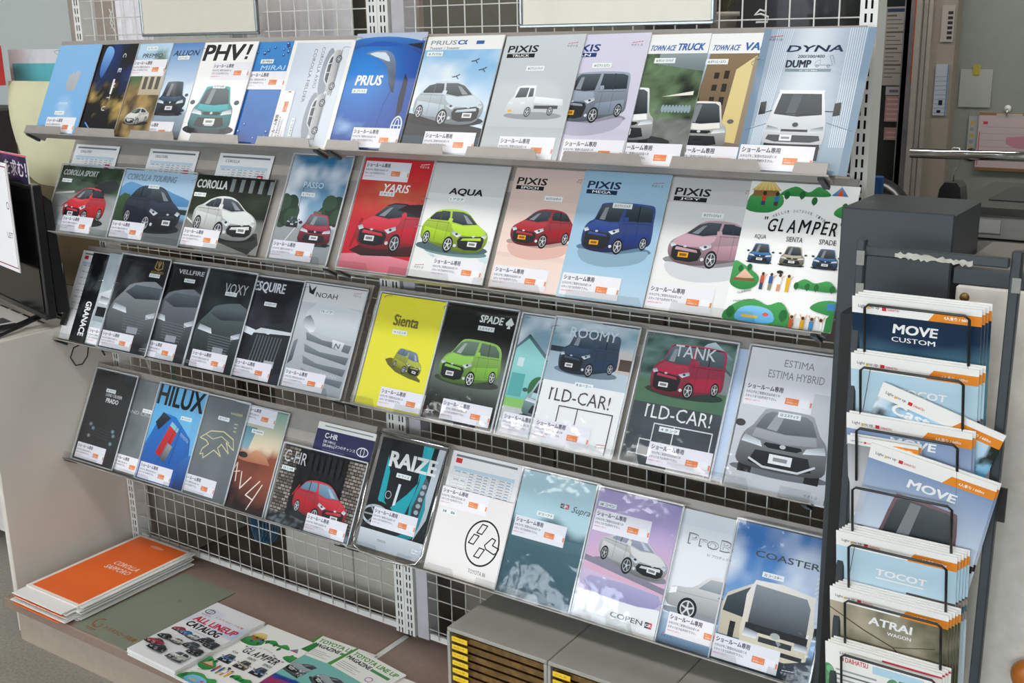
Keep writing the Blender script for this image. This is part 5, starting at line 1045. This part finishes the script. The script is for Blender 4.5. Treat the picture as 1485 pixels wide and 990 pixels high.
box('sign_plate', -.30, 0, -.02, -.12, .02, .06, M_BLACK, t)
q = P(.16, .07); q.fill('2c2624'); q.text('化粧室', .12, .10, .74, .26, 'a8a49c', .01); q.build('sign_print', t, 0, INKM); c0 = t.children[-1]; c0.matrix_local = Matrix.Translation((-.29, -.002, -.015)) @ Matrix.Rotation(math.pi / 2, 4, 'X')
# dark shelving with a plant behind the right end of the grid
cab('black_shelving', 'black cupboard behind the right end of the grid', -.66, 1.5, 0, -.14, 1.9, 1.80, M_BLACK, 2)
box('black_screen_panel', -.9, 1.92, 1.4, -.30, 1.94, 2.6, M_BLACK, empty('dark_screen', (0, 0, 0), 'black screen above the cupboard behind the right grid', 'screen'))
t = empty('potted_plant', (-.53, 1.46, 1.80), 'pale plant pot with twiggy plant behind the right board', 'plant')
MB().lathe([(.0, 0), (.035, 0), (.045, .07), (.052, .072), (.052, .085), (.044, .085), (.040, .078), (0, .078)], 0, 0, 20).build('pot', mat('pale_clay_pot', 'a8a094', .7), t, True)
b = MB(); rn = random.Random(9)
for k in range(40):
    a = rn.uniform(0, 6.28); r = rn.uniform(.01, .05); z = rn.uniform(.10, .17); c = Vector((r * math.cos(a), r * math.sin(a), z)); d = Vector((rn.uniform(-1, 1), rn.uniform(-1, 1), rn.uniform(.1, 1))).normalized() * .018; e = d.orthogonal().normalized() * .005
    b.quad(tuple(c - d), tuple(c + e), tuple(c + d), tuple(c - e)); b.tube([(0, 0, .075), tuple(c)], .0012, 4)
b.build('leaves', mat('dry_olive_leaf', '4c4a30', .8), t)['kind'] = 'stuff'

# ------------------------------------------------------------------ left: white table, monitor, cushion, pillar
t = empty('side_table', (-2.6, .1, 0), 'off-white laminate table with a tall side panel left of the rack', 'table')
MB().box(.455, -.36, 0, .475, .62, .955, .004).build('side_panel', M_TABLE, t)
MB().box(-.85, -.36, .935, .454, .62, .955, .004).build('table_top', M_TABLE, t)
MB().box(-.85, -.0, .05, .454, .60, .934).build('front_panel', mat('off_white_front', 'cfcbc4', .6), t)
t = empty('cable_hook', (-2.118, .06, .82), 'thin black wire loop hanging from the third shelf on the left', 'wire')
MB().tube([(.01, .03, .07), (.006, -.02, .06), (.004, -.035, .03), (.004, -.02, .0), (.004, .005, -.002), (.006, .025, .02), (.01, .035, .065)], .0022, 6).build('wire_loop', M_BLK2, t, True)
MB().tube([(.012, .045, .07), (.012, .075, .035), (.014, .085, .01)], .003, 6).build('wire_tail', M_BLK2, t, True)
# printed sheet on the table
def a_photos(p_):
    p_.fill('dcdad4'); 
    for i in range(4):
        for j in range(3): p_.rect(.06 + i * .24, .08 + j * .3, .25 + i * .24, .24 + j * .3, '26242a' if (i + j) % 3 else '54525a')
flat('photo_sheet', 'white sheet with rows of dark photos on the side table', 'paper', -2.66, -.20, -12, .42, .30, 1, .001, a_photos, z0=.9555)
# monitor: turned a little towards the left
mt = Matrix.Translation((-2.086, -.058, .96)) @ Matrix.Rotation(math.radians(-14.3), 4, 'Z')
t = empty('television', label='black flat television with glossy bezel standing on the side table', cat='television', mw=mt)
box('screen_housing', -.75, .004, .035, .0, .035, .452, M_BLACK, t, .004); box('screen', -.735, .0015, .055, -.018, .004, .44, M_SCREEN, t)
box('bezel_strip', -.75, -.001, .035, 0, .004, .05, mat('dark_silver_strip', '3c3c3c', .3, .4), t)
MB().prism([(.036, .05), (.036, .42), (.06, .40), (.065, .25), (.072, .10), (.072, .05)], 'x', -.60, -.004).build('rear_shell', M_BLACK, t)
MB().tube([(-.085, .02, .036), (-.10, -.04, .014), (-.03, -.16, .005)], .010, 8).build('foot', M_BLACK, t, True); MB().tube([(-.085, .03, .036), (-.06, .12, .006)], .010, 8).build('foot', M_BLACK, t, True)
MB().tube([(-.04, .06, .004), (-.03, .075, .05), (-.04, .075, .2)], .010, 8).build('cable_bundle', M_BLACK, t, True)
mp = mt @ Matrix.Translation((-.31, .012, .453))
t = empty('poster_board', label='navy and violet banner with white lettering on top of the television', cat='poster', mw=mp)
MB().box(0, 0, 0, .27, .004, .085).build('poster_backing', M_PAGE, t)
q = P(.27, .085); q.grid(0, 0, 1, .315, lambda U, V: mixc('1c1a3c', '6c3c7c', (fbm(U * 6, V * 5, 3) - .4) * 2), 12, 6); q.text('を求む！', .25, .06, .72, .18, 'f4f2f8', .03); q.rect(0, .295, 1, .315, 'e86a7c')
me_p = q.build('poster_print', t, 0); me_p.matrix_local = Matrix.Translation((0, -.001, 0)) @ Matrix.Rotation(math.pi / 2, 4, 'X')
mn_ = mt @ Matrix.Translation((-.345, -.03, .175))
t = empty('notice_sheet', label='white notice sheet with a dark red border hung before the television', cat='poster', mw=mn_)
MB().box(0, 0, 0, .25, .002, .34).build('notice_backing', M_PAGE, t)
q = P(.25, .34); q.fill('f4f2f4'); q.line([(.04, .05), (.96, .05), (.96, 1.31), (.04, 1.31)], .014, '8c3044', True); q.text('O', .82, .78, .10, .10, '26242a', .0); q.text('LET', .72, .42, .20, .07, '4c4a50', .01)
o = q.build('notice_print', t, 0, INKM); o.matrix_local = Matrix.Translation((0, -.001, 0)) @ Matrix.Rotation(math.pi / 2, 4, 'X')
# cushion, sheet, board behind
t = empty('folded_cloth', (-2.89, .42, 1.325), 'pale yellow cloth draped over the box behind the television', 'cloth'); b = MB(); n, m_ = 20, 16; w, h = .46, .37
for s_ in (0, 1):
    base = len(b.v)
    for j in range(m_ + 1):
        for i in range(n + 1):
            u, v = i / n, j / m_; d = (1 - abs(2 * u - 1) ** 6) * (1 - abs(2 * v - 1) ** 6); z = v * h - .03 * math.sin(u * 3.1) * (1 - v) + .006 * math.sin(u * 17) * (1 - v)
            b.v.append((u * w + .01 * math.sin(v * 7), (-.03 if s_ == 0 else .03) * d + .004 * math.sin(u * 9 + v * 6), z))
    for j in range(m_):
        for i in range(n): k = base + j * (n + 1) + i; b.f.append((k, k + 1, k + n + 2, k + n + 1))
b.build('cloth_body', M_CLOTH, t, True)
box('carton_body', 0, 0, 0, .62, .28, .60, M_CARD, empty('cardboard_box', (-2.86, .40, .9555), 'brown cardboard box behind the television', 'box'), .01)
t = empty('envelope', (-2.99, .50, 1.56), 'white packet with a teal band behind the yellow cloth', 'packet'); box('packet_body', 0, 0, 0, .62, .02, .245, mat('white_packet', 'd4d6dc', .6), t); box('teal_band', .02, -.001, .10, .30, 0, .195, mat('teal_print', '5cb4be', .5), t)
t = empty('round_pillar', (-3.62, 1.35, 0), 'thick pale grey-green pillar at the left', 'pillar'); MB().lathe([(.62, 0), (.62, 3.2)], 0, 0, 48).build('pillar_shaft', M_PILLAR, t, True)
box('sign_panel', 0, 0, 0, .25, .04, .14, M_RED, empty('red_sign', (-3.12, .36, 1.68), 'red signboard at the left edge of the picture', 'sign'))
box('machine_body', 0, 0, 0, .5, .3, .62, mat('dark_machine', '2c2a28', .5), empty('dark_machine', (-3.72, .45, .96), 'dark machine at the left edge behind the television', 'machine'), .01)
tag(box('partition_low', -6.4, 1.9, 0, -2.6, 2.0, 2.9, M_PILLAR), 'pale grey-green partition behind the pillar', 'partition')

# ------------------------------------------------------------------ right: locker, counter, stand
t = empty('steel_locker', (.476, .05, 0), 'dark grey steel locker standing right of the rack', 'locker')
MB().box(-.098, -.098, .02, .098, .098, 1.516, .003).build('locker_body', M_STEELD, t); MB().box(-.09, -.09, 0, .09, .09, .02).build('locker_plinth', M_BLACK, t)
t = empty('counter', (.585, -.05, 0), 'off-white mottled counter panel with a dark steel rim at the right', 'counter')
MB().box(.0, 0, 0, 1.2, .02, 1.396, .004).build('front_panel', M_COUNT, t); MB().box(-.006, .004, 1.398, 1.2, .03, 1.424).build('steel_rim', M_STEELD, t); MB().box(-.004, .03, 1.40, 1.2, .30, 1.424).build('counter_top', mat('taupe_counter_top', '6c6862', .6), t)
MB().lathe([(0, 0), (.008, 0), (.008, .002), (0, .003)], 0, 0, 18).build('round_bolt', mat('old_brass', '8c6c3c', .4, .6), t, True, Matrix.Translation((.016, -.0005, 1.376)) @ Matrix.Rotation(math.pi / 2, 4, 'X'))
t = empty('wooden_ball', (.772, -.052, .706), 'round orange wooden knob at the right edge', 'knob')
MB().lathe([(0, .03), (.020, .03), (.030, .022), (.033, .012), (.028, .003), (.012, 0), (.0, 0)], 0, 0, 24).build('knob_body', mat('orange_wood', 'b86a20', .4, coat=.5), t, True, Matrix.Rotation(math.pi / 2, 4, 'X'))
t = empty('magazine_stand', (.57, -.18, 0), 'black wire magazine stand with tape on its top bar', 'stand')
for (a, c, zt, ya) in ((.452, .466, 1.486, -.008), (.690, .706, 1.484, .01)): box('post', a - .57, ya, 0, c - .57, ya + .018, zt, M_STEELD, t, .002)
box('side_plate', .424 - .57, .02, 0, .450 - .57, .07, 1.35, M_BLACK, t)
box('crossbar', -.108, -.003, 1.458, .12, .009, 1.474, M_STEELD, t, .002); box('crossbar', -.108, .0, .10, .12, .012, .12, M_STEELD, t); box('stand_foot', -.13, -.13, 0, -.11, .12, .02, M_BLACK, t); box('stand_foot', .12, -.13, 0, .14, .12, .02, M_BLACK, t)
b = MB(); rn = random.Random(4); pt = []; pb = []
for k in range(30):
    x = -.055 + k * .0042; m_ = 1.465 - .004 * k / 30; pt.append((x, m_ + rn.uniform(.001, .006))); pb.append((x + rn.uniform(0, .002), m_ - rn.uniform(.002, .007)))
b.prism(pt + pb[::-1], 'y', -.0052, -.0034)
b.build('torn_tape', mat('torn_white_tape', 'b4b4aa', .7, var=.2, scale=90), t)
for (x, z) in ((-.110, 1.475 - .02), (-.108, 1.40), (.131, 1.43)): box('tape_patch', x - .006, -.0105 if x < 0 else .0085, z - .012, x + .007, -.0082 if x < 0 else .0098, z + .012, mat('grey_tape', '8a8c88', .7), t)
box('keyhole_plate', .12, .012, 1.03, .15, .016, 1.09, M_BLACK, t)
LEAN = math.radians(-11)
for k in range(9):
    zt = 1.382 - k * .1085
    loop = [(-.091, 0, -.105), (-.091, 0, -.006), (-.085, 0, 0), (.068, 0, 0), (.075, 0, -.006), (.077, 0, -.105)]
    MB().tube(loop, .0024, 8).build('wire_loop', M_BLK2, t, True, Matrix.Translation((0, -.031, zt)) @ Matrix.Rotation(-LEAN, 4, 'X'))
def stand_cat(x, zt, yt, art, label, n=1, rot=0, w=.207, h=.297, dx=.004, dz=.003, group='catalogues in the black stand', nm='stand_catalogue', bl=None):
    """x, zt: top left corner; the sheets lean with their lower edge back"""
    def mw(k): 
        m = Matrix.Translation((x + k * dx, yt + k * .0034, zt + H + k * dz)) @ Matrix.Rotation(math.pi / 2 - LEAN, 4, 'X') @ Matrix.Rotation(math.radians(rot), 4, 'Z') @ Matrix.Translation((0, -h, 0)); return m
    t = empty(nm, label=label, cat='catalogue', group=group, mw=mw(0)); sheets(t, w, h, .0018, art)
    for k in range(1, n):
        c = t.copy(); COL.objects.link(c); c.matrix_world = mw(k); c['label'] = ['first', 'second', 'third', 'fourth'][k - 1] + ' ' + bl.replace('catalogues', 'catalogue')
        for ch in t.children:
            d = ch.copy(); COL.objects.link(d); d.parent = c
    return t
sc_ = stand_cat
sc_(.454, -.168, -.198, stand(b_navy, 'MOVE', .33, 1.09, .34, .075, ('CUSTOM', .32, 1.02, .34, .04)), 'uppermost catalogue in the stand, navy cover with white title', 4, bl='spare navy catalogues behind the uppermost one in the stand')
sc_(.458, -.2665, -.198, stand(b_sky, 'TOCOT', .38, 1.05, .38, .06, extra=x_tocot), 'pale blue catalogue in the second pocket of the stand', 3, bl='spare pale blue catalogues in the second pocket')
sc_(.516, -.309, -.200, stand(b_leaf, 'Cast', .14, 1.14, .3, .09), 'crooked catalogue with tree leaves and sky, sticking out to the right', 1, rot=-18, nm='crooked_catalogue')
sc_(.457, -.374, -.198, stand(b_blue, 'MOVE', .36, 1.14, .36, .07), 'upper of the two mid blue catalogues, standing straight', 2, bl='spare mid blue catalogue behind the straight one')
sc_(.462, -.413, -.202, stand(b_cast, 'Cast', .06, 1.12, .40, .09), 'grey catalogue mostly hidden behind the tilted blue one', 2, rot=1, w=.12, bl='spare grey catalogue behind the hidden grey one')
sc_(.506, -.417, -.207, stand(b_blue, 'MOVE', .35, 1.08, .38, .075, extra=x_move), 'large tilted blue catalogue with the roof of a car', 2, rot=-10.5, w=.208, h=.300, bl='spare tilted blue catalogue behind the large one')
sc_(.452, -.596, -.198, stand(b_sky, 'TOCOT', .34, 1.02, .42, .06, extra=x_tocot), 'pale blue catalogue with a shop front in the fifth pocket', 5, bl='spare pale blue catalogues in the fifth pocket')
sc_(.447, -.706, -.198, stand(b_atrai, 'ATRAI', .34, 1.08, .36, .075, ('WAGON', .50, 1.01, .20, .035), x_atrai), 'brown and green catalogue in the sixth pocket', 5, bl='spare brown and green catalogues in the sixth pocket')
sc_(.445, -.818, -.198, a_dhlist, 'cream list catalogue with a red stripe in the lowest visible pocket', 4, bl='spare cream list catalogues in the lowest pocket')

# ------------------------------------------------------------------ office behind, right
t = empty('clothes_rail', (.62, .60, 1.552), 'polished chrome clothes rail behind the locker', 'rail')
MB().tube([(-.30, 0, -.002), (.0, 0, 0), (1.2, 0, .002)], .011, 16).build('rail_tube', M_CHROME, t, True); MB().lathe([(0, -.01), (.016, -.01), (.016, .02), (0, .02)], 0, 0, 16).build('rail_end', M_CHROME, t, True, Matrix.Translation((.0, 0, 0)) @ Matrix.Rotation(math.pi / 2, 4, 'Y'))
MB().tube([(1.18, 0, 0), (1.18, 0, -1.55)], .01, 12).build('rail_leg', M_CHROME, t, True)
b = MB(); b.tube([(-.17 + .012 * math.cos(a), 0, .012 * math.sin(a)) for a in [i * math.pi / 6 for i in range(12)]], .003, 6, True); b.build('rubber_band', M_BLACK, t, True)
t = empty('coat_hanger', (.418, .60, 1.491), 'black coat hanger seen end-on on the chrome rail', 'hanger')
MB().tube([(0, 0, .0), (0, 0, .022), (.008, 0, .034), (.013, 0, .055), (.006, 0, .074), (-.006, 0, .074), (-.012, 0, .064)], .0017, 8).build('hook', M_CHROME, t, True)
MB().prism([(-.026, -.045), (-.022, -.014), (-.012, .0), (.014, .0), (.022, -.010), (.027, -.045)], 'y', -.03, .03).build('shoulder', M_BLACK, t)
t = empty('office_chair', (.12, 1.0, 1.0), 'blue and black office chair back in the office', 'chair')
MB().lathe([(0, -.05), (.09, -.045), (.115, 0), (.09, .045), (0, .05)], 0, 0, 28).build('chair_back', M_BLACK, t, True, Matrix.Translation((.0, 0, .33)) @ Matrix.Rotation(math.pi / 2, 4, 'X'))
MB().box(-.2, -.06, .2, .045, -.05, .452, .004).build('blue_cover', mat('royal_blue_cloth', '1c4c84', .8), t); MB().tube([(0, 0, .3), (0, 0, -1.0)], .03, 10).build('chair_post', M_BLACK, t, True)
t = empty('printer', (.62, .78, 1.27), 'grey office printer with a dark lid and black tray behind the locker', 'printer')
MB().box(-.19, -.20, .0, .35, .25, .155, .006).build('printer_body', mat('light_grey_plastic', '9a9a98', .5), t); MB().prism([(-.215, .156), (-.20, .172), (.35, .172), (.35, .156)], 'y', -.21, .25).build('printer_lid', mat('dark_grey_plastic', '3a3a36', .5), t)
MB().box(-.14, -.10, .172, .02, .16, .1745).build('lid_recess', M_BLACK, t); MB().prism([(-.20, .13), (-.10, .02), (-.085, .0), (-.09, -.012), (-.20, .01)], 'y', -.26, -.205).build('paper_tray', M_BLACK, t)
MB().box(-.17, -.205, .115, -.09, -.201, .145).build('printer_label', mat('pale_label', 'b4b4b4', .6), t); MB().box(-.19, -.204, .10, .35, -.2005, .104).build('body_seam', M_BLACK, t)
cab('desk_pedestal', 'dark brown-grey desk under the printer', .40, .50, 0, 1.1, 1.0, 1.265, mat('brown_grey_desk', '4c4840', .6), 2)
def wallsheet(nm, lb, cat, x0, z1, x1, z0, art, y=2.775, m=INKM, th=.002, group=None):
    w, h = x1 - x0, z1 - z0; t = empty(nm, (x0, y, z0), lb, cat, group); MB().box(0, -th, 0, w, 0, h).build('paper_backing', M_PAGE, t)
    q = P(w, h); art(q); o = q.build('sheet_print', t, 0, m); o.matrix_local = Matrix.Translation((0, -th - .0003, 0)) @ Matrix.Rotation(math.pi / 2, 4, 'X'); return t
def a_doc(q):
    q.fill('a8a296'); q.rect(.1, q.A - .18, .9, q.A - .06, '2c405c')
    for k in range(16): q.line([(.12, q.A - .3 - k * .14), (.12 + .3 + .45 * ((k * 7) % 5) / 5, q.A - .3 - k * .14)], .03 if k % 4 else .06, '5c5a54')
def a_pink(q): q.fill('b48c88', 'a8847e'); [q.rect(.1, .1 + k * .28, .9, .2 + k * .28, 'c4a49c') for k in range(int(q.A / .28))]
def a_cal(q):
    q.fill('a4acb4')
    for i in range(3):
        for j in range(9): q.line([(.05, .2 + j * .35), (.9, .24 + j * .35)], .02, '3c4044')
    q.rect(.4, .8, .7, 1.2, '16181a'); q.rect(.3, .2, .6, .42, '16181a'); q.rect(.9, 0, 1, q.A, '5c7ca4')
def a_clip(q):
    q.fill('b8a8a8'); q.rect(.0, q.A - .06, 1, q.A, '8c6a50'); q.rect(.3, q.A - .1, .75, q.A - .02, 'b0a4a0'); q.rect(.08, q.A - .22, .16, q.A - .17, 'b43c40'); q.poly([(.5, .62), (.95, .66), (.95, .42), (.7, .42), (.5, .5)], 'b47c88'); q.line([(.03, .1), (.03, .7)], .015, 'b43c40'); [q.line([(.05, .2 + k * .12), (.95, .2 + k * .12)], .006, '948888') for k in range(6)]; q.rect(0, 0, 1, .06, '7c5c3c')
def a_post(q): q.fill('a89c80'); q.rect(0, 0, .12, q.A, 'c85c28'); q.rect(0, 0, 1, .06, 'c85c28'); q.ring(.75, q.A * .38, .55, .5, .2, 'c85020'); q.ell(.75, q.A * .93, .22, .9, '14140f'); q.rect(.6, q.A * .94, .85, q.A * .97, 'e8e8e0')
wallsheet('notice_paper', 'long printed notice taped on the dark office glass', 'notice', -.426, 1.912, -.308, 1.595, a_doc, 2.855)
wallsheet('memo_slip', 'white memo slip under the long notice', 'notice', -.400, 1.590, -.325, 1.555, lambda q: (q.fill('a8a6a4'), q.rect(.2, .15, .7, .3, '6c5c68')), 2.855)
wallsheet('pink_memo', 'upper pink memo on the dark office glass', 'notice', -.398, 1.552, -.325, 1.446, a_pink, 2.855, group='pink memos on the glass')
wallsheet('pink_memo', 'lower pink memo on the dark office glass', 'notice', -.395, 1.421, -.325, 1.369, a_pink, 2.855, group='pink memos on the glass')
wallsheet('orange_poster', 'cream poster with an orange edge beside the door frame', 'poster', -.285, 1.965, -.246, 1.609, a_post, 2.79)
wallsheet('calendar', 'narrow calendar with black magnets on the beige partition', 'calendar', -.162, 1.686, -.112, 1.487, a_cal, 2.695)
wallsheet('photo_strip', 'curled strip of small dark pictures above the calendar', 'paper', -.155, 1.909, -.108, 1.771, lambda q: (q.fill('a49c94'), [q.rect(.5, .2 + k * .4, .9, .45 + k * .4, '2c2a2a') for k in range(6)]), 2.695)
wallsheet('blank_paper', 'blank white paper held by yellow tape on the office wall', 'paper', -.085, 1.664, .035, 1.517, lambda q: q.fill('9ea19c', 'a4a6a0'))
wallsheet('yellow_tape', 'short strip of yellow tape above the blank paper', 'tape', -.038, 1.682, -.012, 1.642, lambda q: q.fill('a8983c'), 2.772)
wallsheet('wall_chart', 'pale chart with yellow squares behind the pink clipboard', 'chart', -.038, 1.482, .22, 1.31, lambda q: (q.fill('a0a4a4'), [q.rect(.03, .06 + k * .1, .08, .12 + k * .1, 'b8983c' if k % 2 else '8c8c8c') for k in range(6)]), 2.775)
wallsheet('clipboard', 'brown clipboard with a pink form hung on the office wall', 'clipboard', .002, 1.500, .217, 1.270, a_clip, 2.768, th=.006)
t = empty('wall_hook', (.105, 2.765, 1.515), 'small white adhesive hook above the clipboard', 'hook'); MB().lathe([(0, 0), (.014, 0), (.012, .008), (0, .010)], 0, 0, 16).build('hook_base', M_WHITE, t, True, Matrix.Rotation(math.pi / 2, 4, 'X')); MB().tube([(0, -.008, 0), (0, -.012, -.02), (0, -.006, -.028)], .003, 6).build('hook_arm', M_CHROME, t, True)
